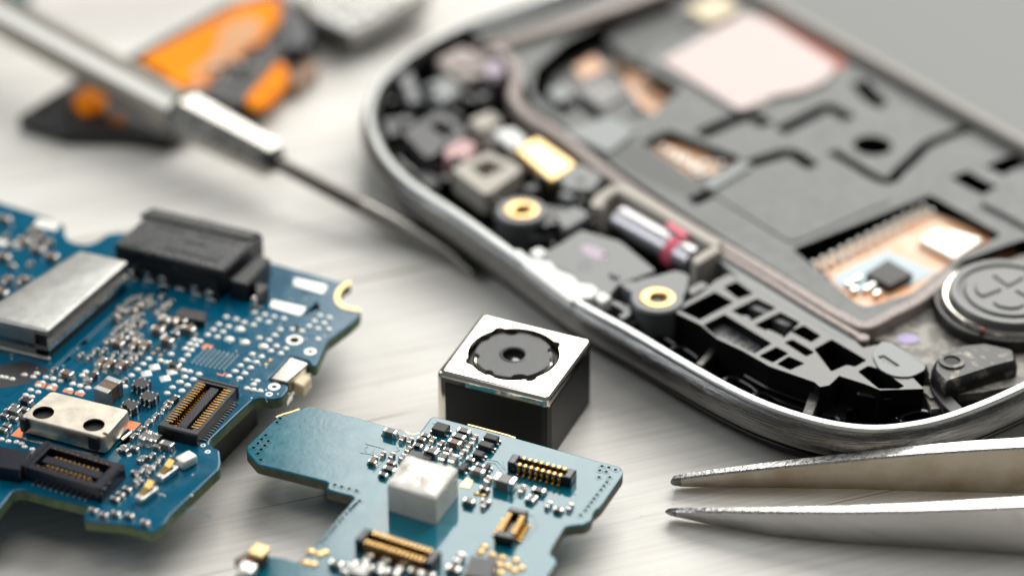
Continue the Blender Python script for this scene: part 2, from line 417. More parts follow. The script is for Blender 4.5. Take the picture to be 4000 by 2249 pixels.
# ------------------------------------------------------------------ shared small components
MESH = {}
def chip_mesh(kind, L_, Wd, H_, body):
    key = (kind, L_, Wd, H_, body)
    if key in MESH: return MESH[key]
    bm = B()
    if kind == 'cap':
        box(bm, 0, 0, .02, L_ * .66, Wd * .94, H_ * .95, mi=1)
        for s in (-1, 1):
            box(bm, s * L_ * .39, 0, 0, L_ * .24, Wd, H_, bev=min(.06, Wd * .14), mi=0, seg=2)
            # solder fillet
            vs = [bm.verts.new(q) for q in ((s * L_ * .5, -Wd * .45, 0), (s * L_ * .5, Wd * .45, 0), (s * L_ * .66, Wd * .4, 0), (s * L_ * .66, -Wd * .4, 0), (s * L_ * .5, -Wd * .38, H_ * .6), (s * L_ * .5, Wd * .38, H_ * .6))]
            for q in ((4, 5, 2, 3), (0, 4, 3), (1, 2, 5), (0, 1, 5, 4), (0, 3, 2, 1)): bm.faces.new([vs[i] for i in q]).material_index = 0
        mats = ['tin', body]
    elif kind == 'array':
        box(bm, 0, 0, .05, L_, Wd, H_ - .05, bev=.03, mi=1)
        for s in (-1, 1):
            for k in (-.34, .0, .34):
                box(bm, k * L_, s * Wd * .5, 0, L_ * .14, Wd * .16, H_ + .012, bev=.03, mi=0)
                box(bm, k * L_, s * Wd * .62, 0, L_ * .16, Wd * .14, H_ * .35, bev=.04, mi=0)
        for s in (-1, 1): box(bm, s * L_ * .5, 0, 0, L_ * .1, Wd * .22, H_ + .01, bev=.03, mi=0)
        mats = ['tin', body]
    elif kind == 'sot':
        box(bm, 0, 0, .05, L_, Wd, H_ - .05, bev=.05, mi=1)
        for s in (-1, 1):
            for k in (-.3, .3): box(bm, s * (L_ * .5 + .08), k * Wd, 0, .2, .16, .16, bev=.03, mi=0)
        mats = ['tin', body]
    me = bpy.data.meshes.new(kind)
    for v in bm.verts: v.co = v.co * S
    bmesh.ops.recalc_face_normals(bm, faces=bm.faces[:]); bm.to_mesh(me); bm.free()
    for m in mats: me.materials.append(M[m])
    MESH[key] = me; return me
def comp(parent, uv, zb, orient, base_ang, L_, Wd, H_, body='capbrown', kind='cap'):
    x, y = P(uv[0], uv[1], zb + H_)
    ang = base_ang + (0 if orient == 'A' else rad(88)) + rad(random.uniform(-2.5, 2.5))
    name = {'cap': 'resistor' if body == 'res' else 'capacitor', 'array': 'resistor_array', 'sot': 'chip'}[kind]
    return obj(name, None, None, parent, loc=(x, y, zb + .005), rot=ang, mesh=chip_mesh(kind, L_, Wd, H_, body))

def connector(parent, quad, zb, h, n, wall=.28, tongue=True, rows=2, feet=True, name='connector', pinmat='gold', endw=.5, plen=1.2, pw=.42):
    """board to board connector: housing with a trough, tongue, gold pins in two rows, solder feet"""
    c, lx, ly, a = frame_of(quad, zb + h)
    Lc = lambda x, y: loc2(c, a, x, y)
    bm = B()
    outer = [Lc(-lx / 2, -ly / 2), Lc(lx / 2, -ly / 2), Lc(lx / 2, ly / 2), Lc(-lx / 2, ly / 2)]
    hole = [Lc(-lx / 2 + endw, -ly / 2 + wall), Lc(lx / 2 - endw, -ly / 2 + wall), Lc(lx / 2 - endw, ly / 2 - wall), Lc(-lx / 2 + endw, ly / 2 - wall)]
    plate_holes(bm, outer, [hole], zb + .02, zb + h)
    cc = Lc(0, 0); box(bm, cc[0], cc[1], zb + .03, lx * .96, ly * .96, h * .22, a)
    for s in (-1, 1):
        e = Lc(s * (lx / 2 - endw * .35), 0); box(bm, e[0], e[1], zb + .05, endw * .55, ly * 1.04, h + .02, a, bev=.06)
    hs = obj(name, bm, 'navypl' if name == 'socket' else 'blackpl', parent)
    if tongue:
        bm = B(); box(bm, cc[0], cc[1], zb + .1, lx - 2 * endw - .35, ly * .24, h * .78, a, bev=.04)
        obj('tongue', bm, 'navypl', hs)
    pl = lx - 2 * endw - .3; pitch = pl / n
    bm = B(); box(bm, 0, -wall * .25, 0, pitch * pw, wall * plen, h + .03, 0, bev=.03); box(bm, 0, -wall * .9, 0, pitch * pw, wall * .5, h * .5, 0, bev=.03)
    me = bpy.data.meshes.new('pin')
    for v in bm.verts: v.co = v.co * S
    bmesh.ops.recalc_face_normals(bm, faces=bm.faces[:]); bm.to_mesh(me); bm.free(); me.materials.append(M[pinmat])
    bm = B(); box(bm, 0, 0, 0, pitch * .42, .42, .12, 0, bev=.04)
    mf = bpy.data.meshes.new('solder_foot')
    for v in bm.verts: v.co = v.co * S
    bmesh.ops.recalc_face_normals(bm, faces=bm.faces[:]); bm.to_mesh(mf); bm.free(); mf.materials.append(M['tin'])
    for s in (-1, 1):
        for i in range(n):
            q = Lc(-pl / 2 + (i + .5) * pitch, s * (ly / 2 - wall * .62))
            obj('pin', None, None, hs, loc=(q[0], q[1], zb + .02), rot=a + (0 if s > 0 else math.pi), mesh=me)
            if feet:
                q = Lc(-pl / 2 + (i + .5) * pitch, s * (ly / 2 + .16))
                obj('solder_foot', None, None, hs, loc=(q[0], q[1], zb + .01), rot=a, mesh=mf)
    return hs

def dome(bm, x, y, z, rx, ry, h, ang=0, mi=0):
    lathe(bm, x, y, [(1.0, z), (.86, z + h * .55), (.5, z + h * .92), (.05, z + h)], 10, mi, rx, ry, ang)

# ================================================================== BLUE MAIN BOARD
ZB = 4.2; TB = .85; A1 = rad(-26)
outl = ([(-260, 470), (-60, 490), (0, 508), (100, 540), (145, 556), (163, 566), (160, 585), (172, 603), (195, 613), (225, 613), (252, 602), (268, 588), (290, 584),
         (420, 590), (560, 620), (690, 662), (760, 682), (845, 705), (885, 711), (868, 718), (856, 732), (854, 748), (862, 764), (880, 774), (909, 779), (903, 795)]
        + R2([(1380, 760), (1190, 900), (1110, 1090), (1075, 1098), (1045, 1055), (905, 1012), (720, 1200), (755, 1228), (880, 1240), (878, 1290), (830, 1345), (745, 1362), (650, 1345), (590, 1368), (500, 1450)])
        + R3([(1400, 540), (1393, 570), (1425, 592), (1462, 602), (1470, 690), (1465, 730), (1300, 885), (1130, 1045), (1105, 1090), (1020, 1155), (850, 1105), (620, 1080), (562, 1075), (560, 1020), (600, 985), (350, 925), (150, 870), (90, 880), (50, 930), (-30, 1030)])
        + [(-80, 1320), (-300, 1250)])
o1 = PV(outl, ZB); c1 = P(250, 1000, ZB)
MB = thing('circuit_board', 'large deep blue circuit board with shield cans and scattered tiny components, beside the teal board', 'circuit board', (c1[0], c1[1], 0))
bm = B(); hole = circle(P(740, 855, ZB), .36, 14)
ro = ccw(rounded(o1, .25, 2)); plate_holes(bm, offset(ro, -.13), [hole], ZB - TB, ZB, 0, 1); board_edge(bm, ro, ZB - TB, ZB, .13, 0, 1)
obj('board', bm, ['blue', 'edge'], MB)
# underside parts the board stands on
bm = B()
for uv, sx, sy in (((200, 800), 14, 10), ((420, 1000), 12, 8), ((100, 1050), 10, 8), ((600, 800), 8, 6)):
    q = P(*uv, ZB); box(bm, q[0] - 1, q[1] + 1.5, 0, sx, sy, ZB - TB - .01, A1, bev=.1)
obj('underside_shield', bm, 'blackpl', MB)

# big black connector (two tiers)
bm = B()
zt = ZB + 2.5
prism(bm, rounded(PV([(383, 526), (662, 590), (560, 682), (286, 614)], zt), .15, 2), ZB + .75, zt, ch=.15)
prism(bm, PV([(383, 526), (655, 590), (628, 606), (352, 543)], zt), zt - .2, zt + .18, ch=.06)
for q4 in ([(400, 560), (470, 577), (462, 583), (392, 566)], [(500, 580), (600, 604), (590, 611), (492, 587)], [(340, 590), (380, 600), (352, 620), (312, 610)], [(430, 610), (560, 642), (545, 655), (412, 622)], [(470, 600), (520, 612), (514, 617), (464, 605)]):
    prism(bm, PV(q4, zt + .07), zt + .001, zt + .07, ch=.03)
hc = obj('card_connector', bm, mat('scuffed_black_plastic', (.010, .011, .014), .33, 0, .6, bump=1.0, bscale=4.5, rvar=.1, nscale=1.5), MB)
bm = B()
prism(bm, rounded(PV([(653, 638), (681, 651), (620, 716), (574, 704)], ZB + 1.6), .1, 2), ZB + .1, ZB + 1.6, ch=.1)
prism(bm, rounded(PV([(636, 706), (672, 714), (676, 724), (646, 748)], ZB + 1.0), .1, 2), ZB, ZB + 1.0, ch=.1)
prism(bm, PV([(290, 640), (548, 712), (545, 705), (300, 612)], ZB + 1.6), ZB + .02, ZB + 1.5)
obj('side_block', bm, 'blackpl', hc)
for (u, v) in ((372, 694), (450, 714), (528, 742), (330, 690), (492, 728), (410, 706), (642, 760)):
    bm = B(); q = P(u, v, ZB + .3); box(bm, q[0], q[1], ZB + .01, .55, .5, .75, A1, bev=.12, seg=2); box(bm, q[0] + .15, q[1] - .3, ZB + .01, .8, .35, .2, A1, bev=.06)
    obj('terminal', bm, 'tin', hc)

# shield can
zc = ZB + 2.5
lid = PV([(118, 831), (322, 653), (199, 628), (150, 664), (-60, 800), (-40, 800)], zc)
lid = PV([(118, 833), (322, 655), (200, 628), (-60, 792)], zc)
sc = thing  # keep name short
bm = B(); loft(bm, rounded(lid, .3, 3), [(0, zc - .45), (0, zc - .12), (-.1, zc - .03), (-.28, zc)], 0)
can = obj('shield_can', bm, 'can', MB, smooth=True)
bm = B(); l2 = offset(ccw(lid), -.25); prism(bm, l2, ZB + .02, zc - .44)
obj('can_side', bm, 'blackpl', can)
bm = B(); plate_holes(bm, offset(ccw(lid), .02), [offset(ccw(lid), -.5)], ZB + .75, ZB + 1.15)
obj('can_band', bm, 'tin', can)
# far front face of the can, steel
fr = PV([(118, 833), (-60, 792)], zc)
bm = B(); a_, b_ = Vector(fr[0]), Vector(fr[1]); d_ = (b_ - a_).normalized(); n_ = Vector((d_.y, -d_.x)); n_ = n_ if n_.y < 0 else -n_
pp = [a_ + d_ * 1.1, b_, b_ + n_ * -.2, a_ + d_ * 1.1 - n_ * .2]
prism(bm, [tuple(q + n_ * .02) for q in pp], ZB + .3, zc - .4)
pp = [a_ - d_ * .1 + n_ * .35, b_ + n_ * .35, b_, a_ - d_ * .1]
prism(bm, [tuple(q) for q in pp], ZB + .02, ZB + .35, ch=.08)
obj('can_face', bm, 'can', can)

# big nickel can with two round holes
zu = ZB + 1.55
top = Z4([(720, 265), (1820, 540), (1490, 930), (1300, 925), (290, 630), (640, 330)])
topc = ccw(PV([(128, 981), (325, 1029), (266, 1100), (50, 1046), (70, 1025)], zu))
topc = ccw(PV([(128, 981), (326, 1029), (262, 1102), (50, 1046)], zu))
rt = rounded(topc, .35, 3)
bm = B()
h1 = circle(P(109, 1037, zu), .76, 24); h2 = circle(P(236, 1068, zu), .76, 24)
inner = offset(rt, -.12)
plate_holes(bm, inner, [h1, h2], zu - .12, zu)
loft(bm, rt, [(0, ZB + .25), (0, zu - .14), (-.05, zu - .05), (-.13, zu - .002)], 0)
bm.normal_update(); bm.faces.ensure_lookup_table()
bmesh.ops.delete(bm, geom=[f for f in bm.faces if abs(f.calc_center_median().z - (zu - .002)) < 1e-4 and abs(f.normal.z) > .9], context='FACES_ONLY')
uc = obj('port_can', bm, 'steelcan', MB, smooth=True)
bm = B(); prism(bm, offset(rt, -.16), ZB + .02, zu - .4); obj('port_core', bm, 'dark', uc)
bm = B()
for q4 in (Z4([(270, 790), (320, 830), (320, 945), (150, 905)]), Z4([(1830, 690), (1995, 730), (1880, 850), (1800, 800)])):
    prism(bm, PV(q4, ZB + .03), ZB + .004, ZB + .03)
obj('copper_patch', bm, 'copper', uc)
bm = B()
for q4 in (Z4([(330, 925), (700, 1020), (680, 1050), (330, 955)]), Z4([(980, 1090), (1400, 1180), (1380, 1215), (990, 1110)]), Z4([(1690, 950), (1900, 800), (1905, 830), (1740, 975)])):
    prism(bm, PV(q4, ZB + .12), ZB + .01, ZB + .14, ch=.04)
obj('solder_joint', bm, 'tin', uc)
bm = B()
for (x, y, w, d) in ((1320, 975, 1.0, .45), (330, 720, .55, .5), (1490, 930, .5, .3), (1770, 530, .4, .3)):
    q = P(*Z4([(x, y)])[0], zu - .3); box(bm, q[0], q[1], ZB + .5, w * .8, d * .8, zu - ZB - .42, A1, bev=.08)
obj('latch_tab', bm, 'blackpl', uc)

# board to board connector with gold pins (runs up to the right)
connector(MB, [(395, 1071), (503, 952), (603, 965), (493, 1096)], ZB, .95, 17, wall=.55, endw=.55)
# lower socket
sock_quad = [(113, 1112), (317, 1167), (250, 1232), (50, 1166)]
hs = connector(MB, sock_quad, ZB, 1.15, 10, wall=.5, endw=.75, name='socket', feet=True, pinmat='gold', plen=.01, pw=.4)
c_, lx_, ly_, a_ = frame_of(sock_quad, ZB + 1.15)
bm = B(); box(bm, c_.x, c_.y, ZB + .2, lx_ - 2.6, ly_ - 1.75, .70, a_, bev=.08); obj('tongue', bm, 'navypl', hs)
for s in (-1, 1):
    for i in range(10):
        q = loc2(c_, a_, (i - 4.5) * (lx_ - 2.8) / 10, s * ((ly_ - 1.75) / 2 - .12)); bm = B(); box(bm, q[0], q[1], ZB + .7, .17, .22, .26, a_, bev=.04); obj('gold_contact', bm, 'gold', hs)

# chips
bm = B(); prism(bm, rounded(PV([(-40, 1112), (5, 1121), (78, 1135), (50, 1182), (-60, 1165)], ZB + 1.1), .1, 2), ZB + .02, ZB + 1.1, ch=.05); obj('chip', bm, 'navypl', MB)
bm = B(); prism(bm, PV(Z3([(1720, 290), (1840, 180), (2200, 250), (2170, 380)]), ZB + .6), ZB + .02, ZB + .6, ch=.04); obj('chip', bm, 'blackpl', MB)
bm = B(); prism(bm, PV([(-60, 935), (60, 905), (128, 928), (70, 965), (-60, 985)], ZB + .012), ZB + .002, ZB + .012); obj('mask_patch', bm, 'chip', MB)
# three array parts and the tall capacitor
for (x, y) in ((1270, 1245), (1380, 1430)):
    comp(MB, Z3([(x, y)])[0], ZB, 'A', A1, 1.15, 1.0, .62, 'chip', 'array')
comp(MB, R3([(865, 305)])[0], ZB, 'A', A1, 1.15, 1.0, .62, 'chip', 'array')
q = P(*R3([(718, 172)])[0], ZB + 1.25); ang = A1 + rad(86)
bm = B(); box(bm, q[0], q[1], ZB + .02, 1.2, 1.22, 1.2, ang); tc_ = obj('tall_capacitor', bm, 'capbrown', MB)
for s in (-1, 1):
    bm = B(); e = (q[0] + s * .66 * math.cos(ang), q[1] + s * .66 * math.sin(ang)); box(bm, e[0], e[1], ZB + .01, .52, 1.3, 1.26, ang, bev=.07, seg=2)
    obj('end_cap', bm, 'can', tc_)

# small capacitors and resistors of the blue board
z3 = [(965, 590, 'A', 1), (1030, 590, 'A', 1), (1600, 340, 'A', 2), (1700, 350, 'A', 2), (1500, 470, 'A', 2), (1635, 620, 'A', 2), (1940, 460, 'A', 2), (2010, 380, 'B', 1),
      (940, 660, 'A', 2), (1170, 690, 'B', 2), (1320, 700, 'B', 2), (700, 930, 'B', 2), (820, 960, 'B', 2), (985, 980, 'B', 2),
      (410, 840, 'B', 1), (530, 870, 'B', 1), (620, 780, 'B', 1), (740, 780, 'B', 1), (800, 640, 'B', 1), (890, 830, 'B', 1), (1010, 840, 'B', 1),
      (1140, 860, 'B', 1), (1090, 920, 'B', 1), (1220, 850, 'B', 1), (1160, 930, 'B', 1), (215, 1090, 'A', 2), (580, 1140, 'B', 3),
      (1150, 50, 'B', 1), (1290, 100, 'B', 1), (1210, 170, 'B', 2), (1080, 90, 'B', 1), (1420, 130, 'B', 1), (1590, 140, 'B', 1), (1500, 230, 'B', 1),
      (950, 250, 'B', 2), (1250, 280, 'B', 1), (1090, 360, 'B', 1), (1180, 380, 'B', 1), (1290, 400, 'B', 1), (920, 480, 'B', 1), (990, 430, 'B', 1), (1080, 450, 'B', 1),
      (1140, 470, 'B', 1), (1010, 530, 'B', 1), (1090, 530, 'A', 1), (1180, 550, 'B', 1), (1250, 580, 'B', 1), (1240, 640, 'B', 1), (1390, 30, 'B', 1), (1560, 10, 'B', 1), (1680, 90, 'B', 1),
      (1740, 970, 'A', 3), (1790, 470, 'B', 1), (30, 1050, 'B', 1), (1030, 1200, 'B', 1), (500, 1170, 'B', 1)]
DIM = {1: (.62, .34, .32, 'capgrey'), 2: (1.0, .55, .52, 'capbrown'), 3: (1.0, .5, .42, 'res')}
for x, y, o_, k in z3:
    L_, w_, h_, b_ = DIM[k]
    comp(MB, Z3([(x, y)])[0], ZB, o_, A1, L_, w_, h_, b_)
z4 = [(365, 395, 'A', 3), (190, 530, 'A', 2), (195, 650, 'A', 1), (60, 610, 'A', 1), (95, 750, 'A', 1), (40, 810, 'A', 1), (350, 520, 'A', 1), (2100, 700, 'B', 1), (1990, 800, 'B', 1),
      (1890, 900, 'B', 1), (2060, 880, 'B', 2), (2150, 920, 'B', 2), (1900, 1070, 'A', 1), (1730, 1070, 'B', 1)]
for x, y, o_, k in z4:
    L_, w_, h_, b_ = DIM[k]
    comp(MB, Z4([(x, y)])[0], ZB, o_, A1, L_, w_, h_, 'capgrey' if k == 2 else b_)
r3 = [(1095, 325, 'B', 1), (1035, 375, 'B', 1), (990, 425, 'B', 1), (1155, 265, 'B', 3), (1040, 520, 'B', 2), (965, 510, 'B', 2), (1110, 560, 'A', 2), (935, 660, 'B', 1), (1010, 640, 'B', 1),
      (1070, 660, 'B', 1), (1035, 700, 'B', 1), (920, 760, 'B', 1), (1000, 740, 'B', 1), (960, 720, 'B', 1), (910, 800, 'B', 1), (800, 895, 'A', 1), (845, 860, 'A', 1), (765, 925, 'A', 1),
      (690, 1030, 'A', 1), (770, 1020, 'A', 1), (860, 1035, 'A', 1), (620, 1000, 'A', 1), (965, 1080, 'A', 1), (825, 600, 'A', 1), (215, 630, 'B', 1), (1440, 640, 'B', 1)]
for x, y, o_, k in r3[:-1]:
    L_, w_, h_, b_ = DIM[k]
    comp(MB, R3([(x, y)])[0], ZB, o_, A1, L_, w_, h_, 'capgrey' if k == 2 else b_)
for (u, v, o_, k) in ((325, 775, 'B', 1), (340, 790, 'B', 1), (352, 805, 'A', 1), (300, 800, 'B', 1), (420, 770, 'B', 1), (405, 790, 'A', 1), (375, 760, 'B', 1), (350, 745, 'B', 1), (300, 770, 'B', 1), (415, 815, 'B', 1), (440, 835, 'A', 1), (455, 800, 'A', 2),
                      (285, 835, 'B', 1), (268, 855, 'B', 1), (330, 850, 'A', 1), (355, 862, 'B', 1), (20, 1030, 'A', 1), (38, 1018, 'A', 1), (420, 1010, 'B', 1), (395, 1120, 'A', 1), (360, 1150, 'B', 1), (340, 1185, 'A', 1), (375, 1175, 'B', 1), (350, 1210, 'B', 1)):
    L_, w_, h_, b_ = DIM[k]
    comp(MB, (u, v), ZB, o_, A1, L_, w_, h_, b_)
# back left corner crowd
for (u, v, o_, k) in ((12, 545, 'A', 2), (80, 575, 'B', 2), (97, 590, 'B', 2), (60, 600, 'A', 2), (95, 622, 'A', 2), (118, 606, 'B', 2), (130, 640, 'A', 2), (10, 640, 'A', 2), (30, 665, 'A', 1), (52, 700, 'B', 2),
                      (14, 700, 'B', 2), (40, 745, 'A', 2), (4, 730, 'A', 2), (74, 660, 'B', 1), (20, 770, 'B', 2), (70, 700, 'B', 1), (14, 590, 'B', 1), (28, 610, 'A', 1)):
    L_, w_, h_, b_ = DIM[k]
    comp(MB, (u, v), ZB, o_, A1, L_, w_, h_, b_)
bm = B()
for q4 in ([(95, 548), (150, 560), (140, 580), (85, 566)], [(-10, 600), (60, 612), (52, 625), (-18, 612)]):
    prism(bm, PV(q4, ZB + .08), ZB + .004, ZB + .08, ch=.02)
obj('contact_pad', bm, 'pad', MB)

# bare solder pads: soft domes of tin on the board
bm = B()
balls = []
pads2 = [(380, 700), (460, 718), (525, 745), (320, 760), (398, 778), (275, 803), (352, 820), (230, 845), (308, 862), (610, 665), (690, 682), (765, 698), (843, 715), (640, 722), (720, 743), (600, 765),
         (815, 803), (912, 800), (990, 815), (770, 847), (647, 870), (725, 888), (1135, 690), (1210, 705), (1090, 733), (1168, 752), (1045, 775), (1120, 795), (785, 935), (862, 955), (740, 975), (820, 995),
         (590, 1000), (665, 1022), (545, 1048), (622, 1065), (495, 1092), (577, 1110), (450, 1137), (530, 1155), (400, 1178), (487, 1195), (120, 885), (168, 897), (85, 918), (135, 930), (50, 955), (98, 968), (68, 1008),
         (22, 1050), (35, 1130), (85, 1140), (160, 1162), (115, 1205), (68, 1250), (45, 1185), (20, 1297), (10, 1225), (630, 1217), (600, 1245), (655, 1297), (600, 1287), (548, 1275), (1210, 800), (1120, 880)]
for x, y in pads2:
    q = P(*R2([(x, y)])[0], ZB); dome(bm, q[0], q[1], ZB + .003, .27, .22, .13, A1)
for x, y in ((490, 800), (405, 880), (530, 905), (680, 938)):
    q = P(*R2([(x, y)])[0], ZB); dome(bm, q[0], q[1], ZB + .003, .42, .34, .16, A1)
for x, y in ((1460, 1030), (1345, 1120), (1710, 1095), (1610, 1190)):
    q = P(*Z3([(x, y)])[0], ZB); lathe(bm, q[0], q[1], [(1.0, ZB + .003), (.8, ZB + .08), (.1, ZB + .16)], 4, 0, .52, .52, A1 + rad(0))
for x, y in ((1380, 910), (1300, 985), (1220, 1060), (1135, 1145), (1545, 935), (1630, 960), (1850, 930), (1695, 845), (1880, 1075), (1960, 1090), (1890, 1165), (2010, 1200), (2090, 1125), (1810, 1240), (1930, 1285),
             (1715, 1315), (1850, 1360), (1640, 1395), (30, 1190), (135, 1220), (305, 1265), (410, 1290), (520, 1320), (40, 1290), (250, 1350), (420, 1380), (1040, 1300), (490, 1095), (440, 1145)):
    q = P(*Z3([(x, y)])[0], ZB); dome(bm, q[0], q[1], ZB + .003, .27, .21, .12, A1)
for x, y in ((650, 85), (750, 110), (860, 135), (600, 160), (540, 205), (760, 200), (695, 240), (435, 265), (540, 295), (1030, 180), (1135, 210), (1245, 235), (990, 260), (1140, 300), (365, 335), (450, 360), (20, 960), (120, 990),
             (175, 110), (85, 90), (20, 80), (1740, 1070), (1680, 1120), (1340, 25), (470, 80), (350, 50), (520, 30), (240, 1000), (310, 1020), (350, 1065), (460, 1100)):
    q = P(*Z4([(x, y)])[0], ZB); dome(bm, q[0], q[1], ZB + .003, .26, .2, .12, A1)
obj('solder_pads', bm, 'pad', MB, smooth=True)
# ball grid
bm = B()
g0 = Vector(P(*R2([(215, 955)])[0], ZB)); g1 = Vector(P(*R2([(470, 1012)])[0], ZB)); g2 = Vector(P(*R2([(105, 1068)])[0], ZB))
for i in range(8):
    for j in range(7):
        q = g0 + (g1 - g0) * i / 7 + (g2 - g0) * j / 6
        dome(bm, q.x, q.y, ZB + .003, .075, .075, .10)
obj('ball_grid', bm, 'pad', MB, smooth=True)
# copper marks
bm = B()
for q4 in (R2([(180, 940), (215, 915), (278, 935), (262, 952), (220, 935), (195, 962)]), R2([(300, 1150), (350, 1165), (372, 1142), (378, 1148), (355, 1175), (305, 1160)]),
           Z4([(530, 130), (665, 165), (620, 235), (480, 200)]), Z4([(690, 175), (825, 210), (775, 275), (640, 240)]), Z4([(920, 235), (1050, 270), (1010, 320), (880, 285)]), Z4([(1085, 270), (1215, 305), (1160, 355), (1050, 320)])):
    prism(bm, PV(q4, ZB + .003), ZB + .0005, ZB + .0035)
obj('copper_mark', bm, 'copper', MB)
bm = B()
for x, y in ((1510, 765), (1620, 790), (1447, 830), (1550, 855)):
    q = P(*Z3([(x, y)])[0], ZB); lathe(bm, q[0], q[1], [(.17, ZB + .001), (.15, ZB + .02)], 12)
for x, y in ((738, 1045), (705, 1080)):
    q = P(*R2([(x, y)])[0], ZB); lathe(bm, q[0], q[1], [(.14, ZB + .001), (.12, ZB + .02)], 12)
obj('test_point', bm, 'gold', MB)
# traces
bm = B()
def trace(bm, pts, z, w=.07, h=.02):
    prism(bm, ribbon(PV(pts, z), w), z + .001, z + h)
for d in range(4):
    trace(bm, R2([(285 + 22 * d, 890 + 5 * d), (315 + 28 * d, 950 + 7 * d)]), ZB)
for d in range(3):
    trace(bm, R2([(210 + 40 * d, 1110 + 12 * d), (215 + 40 * d, 1145 + 12 * d), (245 + 40 * d, 1175 + 10 * d)]), ZB)
trace(bm, R2([(590, 905), (490, 975)]), ZB); trace(bm, R2([(560, 900), (470, 965)]), ZB)
trace(bm, Z4([(0, 300), (110, 330), (290, 200), (520, 50)]), ZB); trace(bm, Z4([(0, 340), (130, 355), (330, 210)]), ZB)
trace(bm, Z4([(0, 440), (80, 460), (110, 520)]), ZB)
obj('trace', bm, 'blue', MB)
bm = B(); rs = random.Random(11); ca_, sa_ = math.cos(A1), math.sin(A1)
for k in range(70):
    u, v = rs.choice([(rs.uniform(30, 300), rs.uniform(860, 960)), (rs.uniform(330, 620), rs.uniform(700, 930)), (rs.uniform(700, 790), rs.uniform(740, 850)), (rs.uniform(230, 480), rs.uniform(1120, 1290)), (rs.uniform(560, 650), rs.uniform(930, 990))])
    q = Vector(P(u, v, ZB)); l1, l2 = rs.uniform(.5, 2.2), rs.uniform(.3, 1.2); d1 = Vector((ca_, sa_)) if rs.random() < .5 else Vector((-sa_, ca_)); d2 = (Vector((ca_, sa_)) + Vector((-sa_, ca_)) * rs.choice([-1, 1])).normalized()
    prism(bm, ribbon([tuple(q), tuple(q + d1 * l1), tuple(q + d1 * l1 + d2 * l2)], .06), ZB + .0012, ZB + .012)
obj('fine_trace', bm, mat('raised_trace_mask', (.002, .13, .22), .2), MB)
bm = B()
for k in range(60):
    u, v = rs.choice([(rs.uniform(700, 820), rs.uniform(715, 860)), (rs.uniform(500, 700), rs.uniform(850, 1040)), (rs.uniform(380, 520), rs.uniform(1130, 1260)), (rs.uniform(20, 300), rs.uniform(860, 950))])
    q = P(u, v, ZB); lathe(bm, q[0], q[1], [(.07, ZB + .001), (.05, ZB + .02)], 8)
obj('tiny_vias', bm, 'pad', MB)
# two bright rectangular pads, gold crescent, rings
for q4 in (R2([(930, 380), (1200, 440), (1160, 512), (920, 440)]), R2([(750, 555), (1030, 620), (975, 688), (728, 615)])):
    bm = B(); prism(bm, rounded(PV(q4, ZB + .06), .12, 2), ZB + .003, ZB + .06, ch=.03); obj('contact_pad', bm, 'pad', MB)
bm = B()
cr = spline(PV([(882, 710), (861, 722), (849, 740), (850, 758), (865, 772), (906, 781)], ZB), 5)
prism(bm, ribbon(cr, .42), ZB + .003, ZB + .05, ch=.01); obj('gold_crescent', bm, 'goldmatte', MB)
bm = B()
for (u, v), r0, r1 in ((R2([(932, 885)])[0], .37, .62), (R2([(768, 1262)])[0], .2, .44), (R2([(727, 1322)])[0], .13, .26), (R2([(1060, 978)])[0], .2, .45)):
    q = P(u, v, ZB); plate_holes(bm, circle(q, r1, 20), [circle(q, r0, 20)], ZB + .002, ZB + .02)
for x, y in ((1353, 578), (1385, 620), (640, 560), (860, 640)):
    q = P(*R3([(x, y)])[0], ZB); plate_holes(bm, circle(q, .2, 12), [circle(q, .09, 12)], ZB + .002, ZB + .02)
obj('via_ring', bm, 'pad', MB)
bm = B()
for (u, v), r0 in ((R2([(768, 1262)])[0], .2), (R2([(727, 1322)])[0], .13), (R2([(1060, 978)])[0], .2)):
    q = P(u, v, ZB); lathe(bm, q[0], q[1], [(r0, ZB + .001), (r0 * .9, ZB + .006)], 14)
obj('via_hole', bm, 'dark', MB)
# pale worn varnish along the button slot
# side button
bm = B(); prism(bm, PV(R2([(905, 1018), (1052, 1072), (882, 1226), (738, 1196)]), ZB + .12), ZB - 1.0, ZB + .12, ch=.08)
sb = obj('side_button', bm, 'mirror', MB)
bm = B(); c_, lx_, ly_, a_ = frame_of(R2([(945, 1148), (1072, 1182), (1015, 1250), (890, 1215)]), ZB - .1)
prism(bm, rounded(PV(R2([(960, 1145), (1072, 1180), (1000, 1258), (918, 1222)]), ZB - .12), .12, 2), ZB - 1.05, ZB - .12, ch=.1); obj('plunger', bm, 'cream', sb)
bm = B(); prism(bm, PV(R2([(885, 1235), (905, 1245), (1050, 1105), (1030, 1095)]), ZB - .3), ZB - 1.3, ZB - .3); prism(bm, PV(R2([(850, 1345), (905, 1300), (915, 1320), (870, 1380)]), ZB - .9), ZB - 1.3, ZB - .7, ch=.1)
obj('button_bracket', bm, 'tin', sb)
